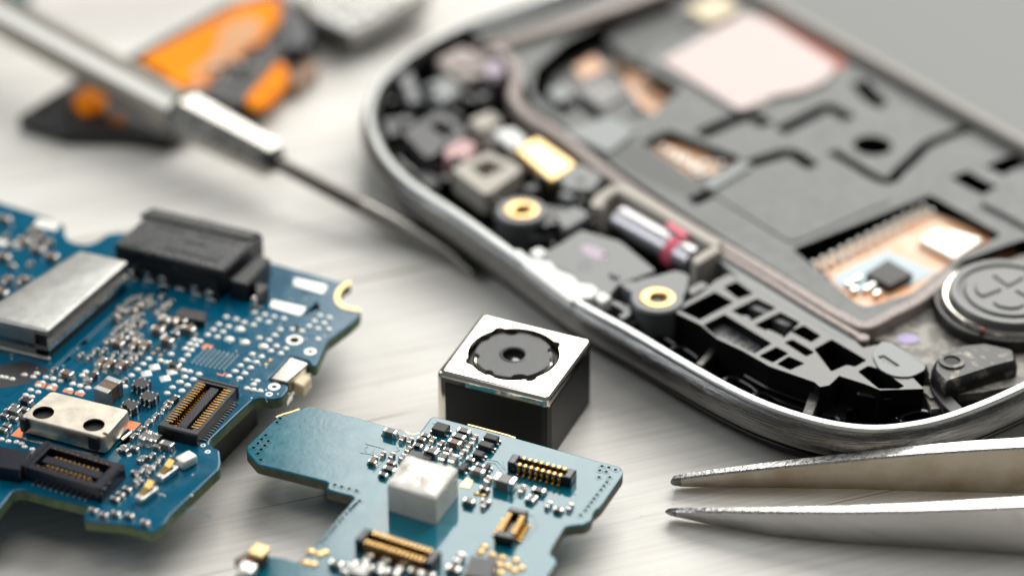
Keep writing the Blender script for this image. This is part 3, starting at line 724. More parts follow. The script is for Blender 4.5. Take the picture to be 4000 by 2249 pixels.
# antenna spring contacts near the lower corner
def spring(q0, ang):
    bm = B(); box(bm, q0[0], q0[1], ZB + .02, 1.7, .75, .55, ang, bev=.08, seg=2)
    sp = obj('spring_contact', bm, 'tin', MB)
    bm = B(); dx = (math.cos(ang), math.sin(ang))
    pts = [(q0[0] + dx[0] * t, q0[1] + dx[1] * t) for t in (-.5, .1, .6, .9)]; zs = [.6, .85, 1.15, 1.0]
    for k in range(3):
        w = Vector((-dx[1], dx[0], 0)) * .27
        a, b = Vector((*pts[k], ZB + zs[k])), Vector((*pts[k + 1], ZB + zs[k + 1]))
        vs = [bm.verts.new(v) for v in (a - w, a + w, b + w, b - w, a - w - Vector((0, 0, .1)), a + w - Vector((0, 0, .1)), b + w - Vector((0, 0, .1)), b - w - Vector((0, 0, .1)))]
        for f in ((0, 1, 2, 3), (7, 6, 5, 4), (0, 4, 5, 1), (3, 2, 6, 7), (1, 5, 6, 2), (0, 3, 7, 4)): bm.faces.new([vs[i] for i in f])
    obj('gold_leaf', bm, 'gold', sp)
spring(P(*R3([(1110, 750)])[0], ZB + .5), A1 + rad(80)); spring(P(*R3([(975, 890)])[0], ZB + .5), A1 + rad(80))
bm = B(); q = P(*R3([(1240, 660)])[0], ZB + .6); box(bm, q[0], q[1], ZB + .02, 1.3, 1.0, .75, A1 + rad(70), bev=.18, seg=3); obj('shield_clip', bm, 'pad', MB, smooth=True)

# ================================================================== TEAL SUB BOARD
ZT = 3.6; TT = .8; A2 = rad(-25)
out2 = (RB([(640, 68), (1010, 160), (1420, 278), (1440, 292), (1490, 298), (1530, 282), (1558, 250), (1618, 168), (1650, 152)])
        + R5([(130, 625), (545, 735), (740, 790), (1085, 885), (1100, 908), (1095, 930), (985, 1088), (945, 1120), (935, 1160), (900, 1185), (860, 1185), (800, 1195), (740, 1290), (720, 1330), (752, 1350), (755, 1380), (680, 1500), (640, 1600)])
        + [(560, 1540), (590, 1445), (640, 1405), (672, 1395), (697, 1399), (719, 1402), (747, 1411)] + RB([(600, 1290), (700, 1180), (960, 862), (1000, 822), (985, 800), (840, 765), (775, 742), (790, 692), (760, 680), (232, 548), (212, 538), (130, 440), (130, 395), (370, 165), (560, 95)]))
o2 = PV(out2, ZT); c2 = P(1000, 1220, ZT)
TBD = thing('circuit_board', 'smaller pale teal glossy circuit board with white block, in front of the black camera module', 'circuit board', (c2[0], c2[1], 0))
vias = RB([(403, 173), (377, 205), (283, 310), (252, 343), (307, 358), (222, 376), (278, 392), (187, 410), (248, 425), (222, 458), (245, 508), (845, 712), (900, 727), (960, 742), (1020, 760),
           (1045, 840), (1015, 865), (990, 890), (965, 915), (935, 945), (905, 980), (880, 1010), (850, 1045), (825, 1075), (800, 1105), (770, 1140), (740, 1170)]) + \
    R5([(990, 883), (1025, 890), (1060, 902), (978, 905), (1012, 912), (975, 940), (1030, 940), (1015, 965), (1000, 985), (985, 1005), (965, 1030), (950, 1050), (935, 1070), (920, 1090), (905, 1110), (880, 1135)])
bm = B()
ro = ccw(rounded(o2, .2, 2)); plate_holes(bm, offset(ro, -.12), [circle(P(u, v, ZT), .125, 10) for u, v in vias], ZT - TT, ZT, 0, 1); board_edge(bm, ro, ZT - TT, ZT, .12, 0, 1)
obj('board', bm, ['teal', 'edge2'], TBD)
bm = B()
for u, v in vias:
    q = P(u, v, ZT); plate_holes(bm, circle(q, .27, 14), [circle(q, .13, 14)], ZT + .001, ZT + .022)
obj('via_ring', bm, 'teal', TBD)
bm = B()
for uv, sx, sy in (((1150, 1260), 9, 5), ((900, 1120), 4, 3)):
    q = P(*uv, ZT); box(bm, q[0], q[1] + .8, 0, sx, sy, ZT - TT - .01, A2, bev=.1)
obj('underside_block', bm, 'blackpl', TBD)
# copper showing on two broken edges
bm = B()
for pts in (RB([(370, 162), (430, 138), (500, 118), (560, 96)]), R5([(300, 668), (345, 680), (420, 700), (500, 722), (545, 737)]), RB([(1420, 282), (1445, 297), (1490, 303), (1530, 287)])):
    prism(bm, ribbon(PV(pts, ZT), .14), ZT - .3, ZT + .012)
obj('worn_edge', bm, 'goldmatte', TBD)

C1 = (.62, .34, .34); C2 = (1.0, .5, .52)
rc = [(270, 290, 'A', C2, 'capgrey'), (445, 390, 'B', C1, 'capbrown'), (550, 420, 'B', C1, 'capbrown'), (770, 350, 'A', C1, 'res'), (710, 400, 'A', C1, 'capbrown'), (660, 490, 'A', (.7, .38, .3), 'res'),
      (525, 545, 'B', C1, 'capbrown'), (440, 650, 'B', C1, 'capgrey'), (870, 410, 'B', C1, 'capbrown'), (990, 460, 'B', C1, 'capbrown'), (1310, 280, 'A', C2, 'res'), (1240, 360, 'A', C2, 'res'),
      (1180, 440, 'A', C2, 'capbrown'), (1465, 380, 'B', C1, 'capbrown'), (1385, 490, 'B', C1, 'capbrown'), (1080, 550, 'A', C1, 'capbrown'), (1295, 590, 'B', C1, 'capbrown'), (850, 570, 'A', C2, 'res'),
      (1400, 690, 'A', C1, 'capgrey'), (1020, 650, 'B', C2, 'res'), (1160, 680, 'B', C2, 'capgrey'), (290, 630, 'B', C1, 'capbrown'), (285, 735, 'A', C1, 'capbrown'), (260, 820, 'A', (.95, .45, .3), 'res'),
      (170, 900, 'A', C1, 'res'), (165, 610, 'B', (.5, .3, .3), 'capbrown'), (15, 720, 'A', C1, 'capbrown'), (40, 680, 'B', C1, 'capbrown'), (1510, 840, 'A', C2, 'capgrey'), (1540, 770, 'A', C1, 'res'), (1640, 960, 'B', C1, 'capbrown'),
      (2140, 1090, 'B', C1, 'capbrown'), (1600, 1100, 'A', C1, 'res'), (1380, 1270, 'A', (.75, .45, .45), 'capgrey'), (1600, 1320, 'B', C1, 'capbrown'), (1620, 1270, 'A', C1, 'res'), (900, 540, 'A', C1, 'capgrey')]
for x, y, o_, (L_, w_, h_), b_ in rc:
    comp(TBD, RC([(x, y)])[0], ZT, o_, A2, L_, w_, h_, b_)
for (x, y, L_, w_, h_) in ((985, 235, 1.05, .95, .55), (1700, 375, 1.0, .62, .5), (1625, 480, 1.05, .62, .5), (1520, 605, .75, .6, .45), (1300, 790, .5, .9, .45), (1640, 790, .35, .6, .4)):
    comp(TBD, RC([(x, y)])[0], ZT, 'A', A2, L_, w_, h_, 'chip', 'sot')
for (x, y, o_, d_, b_) in ((635, 1035, 'A', C1, 'capgrey'), (665, 1000, 'A', (.9, .45, .4), 'res'), (715, 1075, 'B', C1, 'capgrey'), (765, 1100, 'A', C1, 'capbrown'), (825, 1085, 'B', C1, 'res'), (578, 1000, 'B', C1, 'capbrown'),
                     (405, 950, 'B', C1, 'capbrown'), (620, 1050, 'A', C1, 'capgrey')):
    comp(TBD, R5([(x, y)])[0], ZT, o_, A2, *d_, b_)
# the largest capacitor, with its end caps
q = P(*RC([(1890, 960)])[0], ZT + .85); bm = B(); box(bm, q[0], q[1], ZT + .02, 1.0, .85, .8, A2); bc = obj('large_capacitor', bm, 'capgrey', TBD)
for s in (-1, 1):
    bm = B(); box(bm, q[0] + s * .6 * math.cos(A2), q[1] + s * .6 * math.sin(A2), ZT + .01, .38, .9, .86, A2, bev=.1, seg=2); obj('end_cap', bm, 'tin', bc)
bm = B(); prism(bm, PV(RC([(560, 560), (880, 640), (830, 700), (500, 640)]), ZT + .25), ZT + .01, ZT + .25, ch=.02); obj('flat_chip', bm, 'fabricgrey', TBD)
bm = B(); prism(bm, rounded(PV(RC([(1345, 960), (1450, 990), (1385, 1110), (1245, 1080)]), ZT + .04), .08, 2), ZT + .002, ZT + .04); obj('gold_pad', bm, 'goldmatte', TBD)
bm = B()
for x, y in ((1495, 1190), (1585, 1215)): q = P(*RC([(x, y)])[0], ZT); dome(bm, q[0], q[1], ZT, .25, .2, .15)
obj('solder_dot', bm, 'goldmatte', TBD, smooth=True)
# thin raised varnish outlines
bm = B()
def outline(bm, pts, z, w=.07, closed=True):
    p = PV(pts, z)
    if closed: p = p + [p[0]]
    for a, b in zip(p[:-1], p[1:]): prism(bm, ribbon([a, b], w), z + .001, z + .03)
for pts, cl in ((RB([(1095, 378), (1250, 420), (1240, 480), (1050, 450)]), False), (RB([(1345, 400), (1368, 430), (1330, 445)]), False), (RB([(1110, 398), (1085, 420), (1100, 445)]), False), (RB([(1165, 415), (1150, 445), (1165, 465)]), False),
                (RB([(1150, 505), (1235, 520), (1160, 605)]), False), (RC([(1640, 740), (1760, 760), (1850, 870)]), False), (RC([(1640, 700), (1790, 730), (1890, 840)]), False), (RC([(870, 190), (950, 205)]), False),
                (R5([(480, 850), (500, 920), (560, 950)]), False), (R5([(560, 1120), (640, 1140), (660, 1190), (600, 1260)]), False), (R5([(780, 1000), (860, 1030), (850, 1090), (790, 1130)]), False)):
    outline(bm, pts, ZT, closed=cl)
obj('varnish_line', bm, 'teal', TBD)
# white block
zw = ZT + 2.25
wq = RB([(1425, 462), (1845, 578), (1658, 822), (1265, 702)])
bm = B(); plate = rounded(PV(wq, zw), .12, 2)
loft(bm, plate, [(0, ZT + .02), (0, zw - .08), (-.08, zw)], 0)
wb = obj('white_block', bm, 'white', TBD)
bm = B(); cw = P(*RB([(1560, 640)])[0], zw)
g_ = [offset(ccw(plate), -.12), offset(ccw(plate), -.3), offset(ccw(plate), -.8)]; cen = Vector((cw[0], cw[1]))
rr = [[bm.verts.new((x, y, z + random.uniform(0, .05))) for x, y in g] for g, z in zip(g_, (zw - .01, zw + .05, zw + .07))]; cv = bm.verts.new((cw[0], cw[1], zw + .14))
for a, b in zip(rr[:-1], rr[1:]):
    for i in range(len(a)): bm.faces.new((a[i], a[(i + 1) % len(a)], b[(i + 1) % len(a)], b[i]))
for i in range(len(rr[-1])): bm.faces.new((rr[-1][i], rr[-1][(i + 1) % len(rr[-1])], cv))
obj('top_seal', bm, 'seal', wb, smooth=True)
bm = B()
for x, y in ((1750, 768), (1818, 690)):
    q = P(*RB([(x, y)])[0], zw - .5); lathe(bm, q[0], q[1] - .05, [(.02, zw - .6), (.1, zw - .5), (.1, zw - .4), (.02, zw - .3)], 10)
obj('solder_dot', bm, 'tin', wb, smooth=True)
# plugs
def plug(quad, h, n, name='plug_connector'):
    c, lx, ly, a = frame_of(quad, ZT + h); Lc = lambda x, y: loc2(c, a, x, y)
    bm = B(); cc = Lc(0, 0)
    box(bm, cc[0], cc[1], ZT + .02, lx, ly * .8, h * .35, a)
    for s in (-1, 1):
        e = Lc(s * (lx / 2 - .3), 0); box(bm, e[0], e[1], ZT + .02, .6, ly, h, a, bev=.1)
        e = Lc(0, s * ly * .34); box(bm, e[0], e[1], ZT + .02, lx - .9, ly * .2, h * .9, a, bev=.04)
    hs = obj(name, bm, 'navypl', TBD)
    pl = lx - 1.3; pitch = pl / n
    bm = B(); box(bm, 0, 0, h * .25, pitch * .5, ly * .3, h * .72, 0, bev=.06, seg=2); box(bm, 0, ly * .26, 0, pitch * .4, ly * .32, h * .22, 0, bev=.03)
    me = bpy.data.meshes.new('pin')
    for v in bm.verts: v.co = v.co * S
    bmesh.ops.recalc_face_normals(bm, faces=bm.faces[:]); bm.to_mesh(me); bm.free(); me.materials.append(M['gold'])
    for s in (-1, 1):
        for i in range(n):
            q = Lc(-pl / 2 + (i + .5) * pitch, s * ly * .34)
            obj('pin', None, None, hs, loc=(q[0], q[1], ZT + .02), rot=a + (0 if s > 0 else math.pi), mesh=me)
    return hs
plug(R5([(530, 815), (858, 898), (835, 950), (505, 862)]), .85, 8)
plug(R5([(432, 1232), (520, 1085), (612, 1110), (528, 1262)]), .8, 5)
plug(RB([(1075, 1050), (1705, 1238), (1640, 1360), (1015, 1150)]), 1.0, 14)
bm = B(); prism(bm, PV([(1185, 1395), (1250, 1405), (1235, 1455), (1165, 1445)], ZT + .6), ZT + .01, ZT + .6, ch=.05); obj('chip', bm, 'fabricgrey', TBD)
bm = B()
for u, v in ((1209, 1388), (1238, 1395), (1262, 1402), (1296, 1409), (1230, 1413), (1255, 1420), (1275, 1424), (1292, 1435), (1240, 1434), (1258, 1441), (1310, 1428), (1218, 1375)):
    q = P(u, v, ZT); dome(bm, q[0], q[1], ZT + .002, .34, .3, .18)
for u, v in ((781, 1386), (803, 1393), (768, 1414), (786, 1418), (815, 1388)):
    q = P(u, v, ZT); dome(bm, q[0], q[1], ZT + .002, .4, .32, .16)
obj('solder_pads', bm, 'goldmatte', TBD, smooth=True)
for (u, v, o_) in ((845, 1412, 'A'), (872, 1425, 'B'), (905, 1415, 'A'), (925, 1400, 'B'), (945, 1428, 'A'), (965, 1412, 'B'), (985, 1435, 'A'), (1010, 1420, 'B'), (1045, 1432, 'A'), (1075, 1440, 'A'), (890, 1440, 'A'),
                   (1140, 1425, 'A'), (1155, 1398, 'B')):
    comp(TBD, (u, v), ZT, o_, A2, .9, .5, .5, random.choice(['capgrey', 'capbrown']))
bm = B(); q = P(905, 1430, ZT + .8); box(bm, q[0], q[1], ZT + .01, 1.3, 1.1, .8, A2, bev=.1); obj('metal_can', bm, 'can', TBD)
# corner antenna clip at the front left
bm = B(); q = P(632, 1400, ZT + .8); box(bm, q[0], q[1], ZT + .01, 2.0, 1.2, .9, A2 + rad(70), bev=.1, seg=2); cl = obj('spring_contact', bm, 'capbrown', TBD)
bm = B(); q = P(650, 1378, ZT + 1.3); box(bm, q[0], q[1], ZT + .9, 1.1, 1.2, .35, A2, bev=.12, seg=2); obj('gold_leaf', bm, 'goldmatte', cl)
bm = B(); q = P(620, 1425, ZT + 1.0); box(bm, q[0], q[1], ZT + .5, 1.1, 1.0, .6, A2, bev=.12, seg=2); obj('clip_foot', bm, 'tin', cl)

# ================================================================== CAMERA MODULE
cm, mx, my, am = frame_of([(1213, 786), (1484, 852), (1378, 1003), (1101, 936)], 5.4)
CMO = thing('camera_module', 'square black phone camera module with mirror bright metal face and round lens', 'camera module', (cm.x, cm.y, 0))
Lm = lambda x, y: loc2(cm, am, x, y)
hx, hy = mx / 2 + .10, my / 2 + .04
sq = rounded([Lm(-hx, -hy), Lm(hx, -hy), Lm(hx, hy), Lm(-hx, hy)], .5, 5)
zm = 5.45
bm = B()
p_ = ccw(sq); lay = [(0, 0.02), (0, zm - .42), (-.04, zm - .25), (-.13, zm - .1), (-.27, zm - .02), (-.42, zm)]
rings = []
for off, z in lay: rings.append([bm.verts.new((x, y, z)) for x, y in (offset(p_, off) if off else p_)])
n_ = len(p_)
for a, b in zip(rings[:-1], rings[1:]):
    for i in range(n_): bm.faces.new((a[i], a[(i + 1) % n_], b[(i + 1) % n_], b[i]))
lc = P(1292, 889, zm); lcl = Vector(lc) - cm
hole = []
lobes = [math.atan2(*reversed(Vector(P(1660 / K + zx * .4144 / K, 1180 / K + zy * .4144 / K, zm)) - Vector(lc))) for zx, zy in ((695, 250), (1270, 385), (990, 715), (398, 560))]
for i in range(96):
    t = 2 * math.pi * i / 96; r = 3.36
    for l in lobes:
        d = abs((t - l + math.pi) % (2 * math.pi) - math.pi)
        if d < .13: r += .30 * math.cos(d / .13 * math.pi / 2) ** .5
    hole.append((lc[0] + r * math.cos(t), lc[1] + r * math.sin(t)))
top = offset(p_, -.42)
rt_ = rings[-1]; hv = [bm.verts.new((x, y, zm)) for x, y in hole]; allv = rt_ + hv
for t in tessellate_polygon([[Vector((x, y, 0)) for x, y in top], [Vector((x, y, 0)) for x, y in reversed(hole)]]):
    idx = [i if i < n_ else n_ + (len(hole) - 1 - (i - n_)) for i in t]
    try: bm.faces.new([allv[i] for i in idx])
    except ValueError: pass
hb = [bm.verts.new((x, y, zm - .35)) for x, y in hole]
for i in range(96): bm.faces.new((hv[i], hv[(i + 1) % 96], hb[(i + 1) % 96], hb[i]))
obj('housing', bm, 'mirror', CMO, smooth=True)
# tape wrap on the front and right sides (thin shell, clear strip of metal at the left corner)
bm = B()
e = .05
path = [Lm(-hx + .75, -hy), Lm(hx - .5, -hy), Lm(hx - .15, -hy + .12), Lm(hx, -hy + .5), Lm(hx, hy - .5), Lm(hx - .15, hy - .12), Lm(hx - .5, hy), Lm(-hx + .6, hy)]
sweep(bm, path, [(0.005, .01), (e + .05, .01), (e, 4.62), (.01, 4.72)])
obj('black_tape', bm, 'tape', CMO)
bm = B(); lathe(bm, *lc, [(3.9, 4.3), (3.9, 4.35)], 40); obj('inner_cavity', bm, 'dark', CMO)
bm = B(); lathe(bm, *lc, [(3.3, 4.36), (3.3, 4.72), (3.1, 4.8), (2.95, 4.8), (2.9, 4.62)], 64, cap=False); obj('barrel_ring', bm, 'chip', CMO, smooth=True)
bm = B(); lathe(bm, *lc, [(3.0, 4.36), (2.98, 4.5), (2.80, 4.98), (2.7, 4.98)], 64, cap=False); obj('bright_ring', bm, 'mirror', CMO, smooth=True)
disc = []
nt_ = [math.atan2(*reversed(Vector(P(1660 / K + zx * .4144 / K, 1180 / K + zy * .4144 / K, 5.25)) - Vector(P(1292, 892, 5.25)))) for zx, zy in ((815, 300), (1030, 320), (1175, 460), (1170, 540), (880, 680), (640, 640), (505, 510), (600, 360))]
dc = P(1292, 891, 5.2)
for i in range(180):
    t = 2 * math.pi * i / 180; r = 2.80
    for k, l in enumerate(nt_):
        d = abs((t - l + math.pi) % (2 * math.pi) - math.pi); wd = (.18, .06, .12, .07, .20, .12, .13, .14)[k]
        if d < wd: r -= (.34, .12, .34, .16, .32, .22, .34, .16)[k] * math.cos(d / wd * math.pi / 2) ** .5
    disc.append((dc[0] + r * math.cos(t), dc[1] + r * math.sin(t)))
bm = B(); plate_holes(bm, disc, [circle(dc, .84, 40)], 4.5, 5.2); obj('lens_disc', bm, 'disc', CMO)
bm = B(); lathe(bm, *dc, [(1.05, 5.205), (1.0, 5.235), (.9, 5.235), (.84, 5.15), (.80, 4.8)], 40, cap=False); obj('aperture_ring', bm, 'blackpl', CMO, smooth=True)
bm = B(); lathe(bm, *dc, [(.84, 4.5), (.78, 4.60), (.55, 4.74), (.28, 4.82), (.02, 4.84)], 32); obj('lens_glass', bm, 'glass', CMO, smooth=True)

# ================================================================== PHONE FRAME
ZR = 5.0
rimV = [(1330, -2), (1180, 50), (1055, 112), (985, 165), (940, 215), (921, 275), (930, 335), (964, 400), (1030, 464), (1154, 546), (1279, 636), (1431, 750), (1572, 829), (1665, 884), (1732, 923), (1825, 974), (1918, 1017), (2012, 1049),
        (2100, 1070), (2180, 1079), (2260, 1076), (2360, 1058), (2460, 1025), (2575, 975)]
rw = PV(rimV, ZR); D = Vector((math.cos(rad(36.6)), math.sin(rad(36.6))))
rw = [tuple(Vector(rw[0]) + D * k) for k in (60, 30)] + rw + [tuple(Vector(rw[-1]) + D * k for k in (0,))[0]] [:0] + [tuple(Vector(rw[-1]) + D * k) for k in (8, 30, 55)]
rim = spline(rw, 6)
pc = P(1900, 600, 0)
PH = thing('phone_frame', 'opened phone body with scratched silver rim and black skeleton inside, lying behind the camera module', 'phone body', (pc[0], pc[1], 0))
bm = B(); sweep(bm, rim, [(.0, 4.80), (.0, 4.60), (.22, 4.42), (.40, 4.0), (.50, 3.5), (.47, 3.0), (.33, 2.6), (.1, 2.36), (-.3, 2.3)])
obj('chrome_band', bm, 'chrome', PH, smooth=True)
bm = B(); sweep(bm, rim, [(-.62, 2.6), (-.62, 4.93), (-.56, 5.0), (-.06, 5.0), (.04, 4.92), (.04, 4.76)]); obj('rim_lip', bm, 'lip', PH, smooth=True)
bm = B(); sweep(bm, rim, [(-.3, 2.32), (.12, 2.24), (.12, 2.08), (-.25, 1.75), (-1.0, 1.2), (-2.0, .6), (-3.0, .15), (-3.8, .02)]); obj('screen_edge', bm, 'gloss', PH, smooth=True)
bm = B(); sweep(bm, rim, [(-.70, 1.0), (-.70, 4.4), (-1.0, 4.4), (-1.02, 1.0)]); obj('inner_wall', bm, 'lattice_side', PH, smooth=True)
far = [rw[0], rw[-1]]
floor = [tuple(q) for q in rim]
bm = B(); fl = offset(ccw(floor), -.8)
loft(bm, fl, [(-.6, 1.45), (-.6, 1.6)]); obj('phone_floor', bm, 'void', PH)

# magnesium plate with its openings, grooves and hole
ZP = 4.0
pout = [(1262, 95), (1300, 150), (1322, 215), (1345, 268), (1430, 325), (1560, 428), (1727, 540), (1995, 706), (2165, 812), (2205, 812), (2300, 762), (2372, 700), (2420, 655), (2575, 600), (2760, 660), (2900, 500), (2590, 372), (2300, 205), (1985, 20), (1800, -120), (1500, -90), (1330, 30)]
holes = [[(1993, 626), (2339, 489), (2519, 591), (2400, 655), (2292, 738), (2178, 772), (2150, 760)],
         [(1338, 232), (1345, 175), (1420, 105), (1570, 30), (1690, -40), (1745, -55), (1780, 40), (1740, 75), (1640, 125), (1615, 160), (1712, 222), (1640, 292), (1560, 290), (1480, 335), (1400, 285)],
         [(1612, 356), (1683, 327), (1868, 398), (1754, 455)]]
Hs = [rounded(PV(h, ZP), .35, 2) for h in holes]
Hs.append(circle(P(2194, 366, ZP), 1.6, 28))
def groove(pts, w): Hs.append(ribbon(spline(PV(pts, ZP), 3), w * 2.7))
groove([(2090, 380), (2150, 415), (2190, 440), (2235, 455), (2262, 430), (2300, 395), (2340, 360), (2440, 322)], .38)
groove([(1760, 340), (1830, 308), (1886, 292), (1930, 315)], .55)
groove([(1885, 412), (1930, 398), (1985, 384), (2015, 400), (2045, 420)], .5)
groove([(1960, 330), (2010, 305), (2050, 285), (2083, 270), (2110, 283), (2137, 300)], .5)
groove([(2160, 205), (2178, 230), (2205, 255), (2225, 262)], .6)
groove([(2411, 437), (2445, 458), (2490, 480)], .7)
groove([(2500, 430), (2535, 412), (2590, 395)], .7)
groove([(1738, 508), (1800, 480), (1868, 443), (1888, 425)], .45)
groove([(1480, 345), (1530, 372), (1570, 385)], .5)
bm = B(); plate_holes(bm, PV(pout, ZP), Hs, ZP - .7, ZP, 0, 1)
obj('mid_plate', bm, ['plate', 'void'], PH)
# fields of the plate; the recessed ones carry their shade in the colour
bm = B(); prism(bm, rounded(PV([(1448, 338), (1560, 345), (1612, 362), (1750, 460), (1870, 402), (1868, 432), (1732, 496), (1600, 440)], ZP + .02), .3, 2), ZP - .1, ZP + .02); obj('shaded_field', bm, 'recess_shade', PH)  # recess drawn nearly flush, its shade put into the grey
bm = B(); prism(bm, rounded(PV([(1765, 470), (1985, 395), (2100, 470), (2250, 500), (1990, 612)], ZP + .12), .8, 3), ZP + .001, ZP + .12, ch=.1)
obj('plate_field', bm, 'plate', PH)
bm = B(); prism(bm, rounded(PV([(2462, 505), (2540, 455), (2700, 520), (2620, 590), (2540, 545)], ZP + .35), .6, 3), ZP + .001, ZP + .35, ch=.1); obj('raised_step', bm, 'plate', PH)
bm = B(); prism(bm, rounded(PV([(1765, 462), (1870, 405), (1885, 420), (1790, 478)], ZP + .4), .4, 2), ZP + .001, ZP + .4, ch=.1); prism(bm, PV([(1420, 330), (1530, 290), (1600, 330), (1530, 385)], ZP + .3), ZP + .001, ZP + .3, ch=.1)
obj('raised_step', bm, 'ledge', PH)
bm = B(); prism(bm, rounded(PV([(1520, 95), (1600, 45), (1745, -20), (1790, 20), (1735, 85), (1640, 130), (1600, 165), (1560, 130)], 3.0), .4, 2), 1.3, 3.0, ch=.1); obj('recess_floor', bm, 'recess_shade', PH)  # lower floor, shade of the recess put into its grey
# what shows through the openings
bm = B(); prism(bm, PV([(2030, 668), (2335, 532), (2560, 610), (2300, 790), (2140, 775)], 3.0), 1.6, 3.0); fx = obj('flex_circuit', bm, 'orangeflex', PH)
bm = B()
for i in range(13):
    for j in range(2):
        u = 2046 + (2322 - 2046) * i / 12 + j * 20; v = 660 - (660 - 520) * i / 12 + j * 11
        q = P(u, v, 3.4); lathe(bm, q[0], q[1], [(.30, 3.01), (.28, 3.35), (.16, 3.55), (.02, 3.6)], 10)
obj('solder_row', bm, 'pad', fx, smooth=True)
bm = B(); prism(bm, rounded(PV(R8b([(790, 965), (970, 850), (1175, 970), (985, 1070)]), 3.7), .1, 2), 3.01, 3.7, ch=.05); obj('chip', bm, 'chip', fx)
bm = B(); prism(bm, PV(R8b([(1220, 690), (1400, 590), (1740, 690), (1510, 845)]), 3.6), 3.01, 3.6, ch=.08); cn = obj('flex_connector', bm, 'pad', fx)
bm = B()
for i in range(9):
    q = P(*R8b([(1405 + 24 * i, 608 + 13 * i)])[0], 3.65); box(bm, q[0], q[1], 3.6, .12, .5, .1, rad(36))
obj('gold_contact', bm, 'gold', cn)
bm = B(); prism(bm, PV(R8b([(520, 1000), (960, 780), (1360, 960), (1160, 1060), (700, 1130), (560, 1060)]), 3.05), 3.005, 3.05); obj('pale_film', bm, mat('pale_blue_film', (.42, .54, .60), .4), fx)
for x, y in ((660, 1040), (720, 1000), (800, 1080), (850, 1050), (880, 1120), (700, 1090)):
    q = P(*R8b([(x, y)])[0], 3.4); bm = B(); box(bm, q[0], q[1], 3.05, .7, .4, .4, rad(36), bev=.08, seg=2); obj('capacitor', bm, 'tin', fx)
bm = B(); prism(bm, PV(R8b([(330, 1000), (480, 960), (510, 1010), (400, 1050)]), 3.2), 2.0, 3.2, ch=.1); prism(bm, PV([(2020, 700), (2090, 700), (2200, 760), (2150, 790)], 2.9), 2.0, 2.9, ch=.1); obj('dark_bracket', bm, 'phblack', PH)
# second opening: orange flex with parts
bm = B(); prism(bm, PV([(1380, 190), (1500, 110), (1700, 225), (1640, 300), (1480, 330), (1400, 300)], 2.2), 1.6, 2.2); f2 = obj('flex_circuit', bm, 'phblack', PH)
bm = B()
for q4 in (Q4([(250, 480), (400, 390), (480, 480), (330, 560)]), Q4([(600, 560), (700, 500), (1000, 660), (870, 830), (730, 760)])):
    prism(bm, PV(q4, 2.3), 2.201, 2.3)
obj('orange_film', bm, 'orangeflex', f2)
bm = B()
for i in range(9):
    for j in range(2):
        q = P(*Q4([(540 + 45 * i + 30 * j, 470 + 26 * i - 25 * j)])[0], 2.6); lathe(bm, q[0], q[1], [(.25, 2.3), (.25, 2.5), (.1, 2.65), (.02, 2.68)], 10)
obj('solder_row', bm, mat('bronze_solder', (.55, .36, .22), .3, 1.0), f2, smooth=True)
for q4, m_ in ((Q4([(270, 640), (450, 560), (650, 660), (450, 770)]), 'navypl'), (Q4([(60, 640), (180, 580), (260, 680), (130, 730)]), 'ledge'), (Q4([(420, 790), (640, 690), (750, 760), (560, 850)]), 'fabricgrey')):
    bm = B(); prism(bm, rounded(PV(q4, 3.0), .1, 2), 2.2, 3.0, ch=.1); obj('chip', bm, m_, f2)
# third opening
bm = B(); prism(bm, PV([(1600, 360), (1690, 325), (1880, 400), (1750, 465)], 3.0), 1.6, 3.0); f3 = obj('flex_circuit', bm, 'orangeflex', PH)
bm = B()
for i in range(5):
    for j in range(4):
        q = P(1648 + 19 * i + j * 17, 372 + 8 * i + 13 * j - 10, 3.3); dome(bm, q[0], q[1], 3.0, .3, .26, .45)
for x, y in ((1090, 1190), (1180, 1150), (1250, 1110), (1140, 1230), (1300, 1150)):
    q = P(*Q4([(x, y)])[0], 3.3); dome(bm, q[0], q[1], 3.0, .4, .35, .4)
obj('solder_row', bm, 'tin', f3, smooth=True)

# gaskets (long pinkish ridges)
def ridge(name, pts, w, z0, z1, m_, n=5):
    bm = B(); path = spline(PV(pts, z1), n); prof = [(w / 2, z0), (w / 2, z1 - .1), (w / 2 - .1, z1), (-w / 2 + .1, z1), (-w / 2, z1 - .1), (-w / 2, z0)]
    sweep(bm, path, prof); return obj(name, bm, m_, PH, smooth=True)
ridge('gasket', [(1200, 112), (1262, 128), (1296, 165), (1298, 205), (1292, 240), (1330, 285), (1410, 335), (1556, 450), (1727, 560), (1860, 637), (1995, 718), (2090, 776), (2150, 808), (2172, 815), (2196, 810), (2240, 786), (2298, 757), (2345, 722), (2400, 680)], .95, 3.6, 4.7, 'gasket')
ridge('gasket', [(1815, 634), (1931, 703), (2060, 783), (2168, 846)], .6, 3.6, 4.75, 'gasket')
bm = B(); q = P(2170, 847, 4.75); lathe(bm, q[0], q[1], [(.5, 3.6), (.5, 4.7), (.4, 4.78)], 16); obj('gasket_end', bm, 'gasket', PH)
ridge('gasket', [(1212, 118), (1310, 88), (1420, 55), (1560, 10), (1700, -40)], 1.3, 3.6, 4.7, 'gasket')
ridge('side_ledge', [(1195, 82), (1290, 48), (1380, 12), (1480, -30)], 1.6, 2.5, 4.5, 'washer')
# dark strip between ledge and gaskets, pale ledge next to the lattice
bm = B(); prism(bm, PV([(1790, 640), (1830, 640), (1931, 712), (2060, 797), (2165, 862), (2115, 852), (1985, 775), (1860, 700)], 4.45), 3.4, 4.45, ch=.05); obj('pale_ledge', bm, 'ledge', PH)

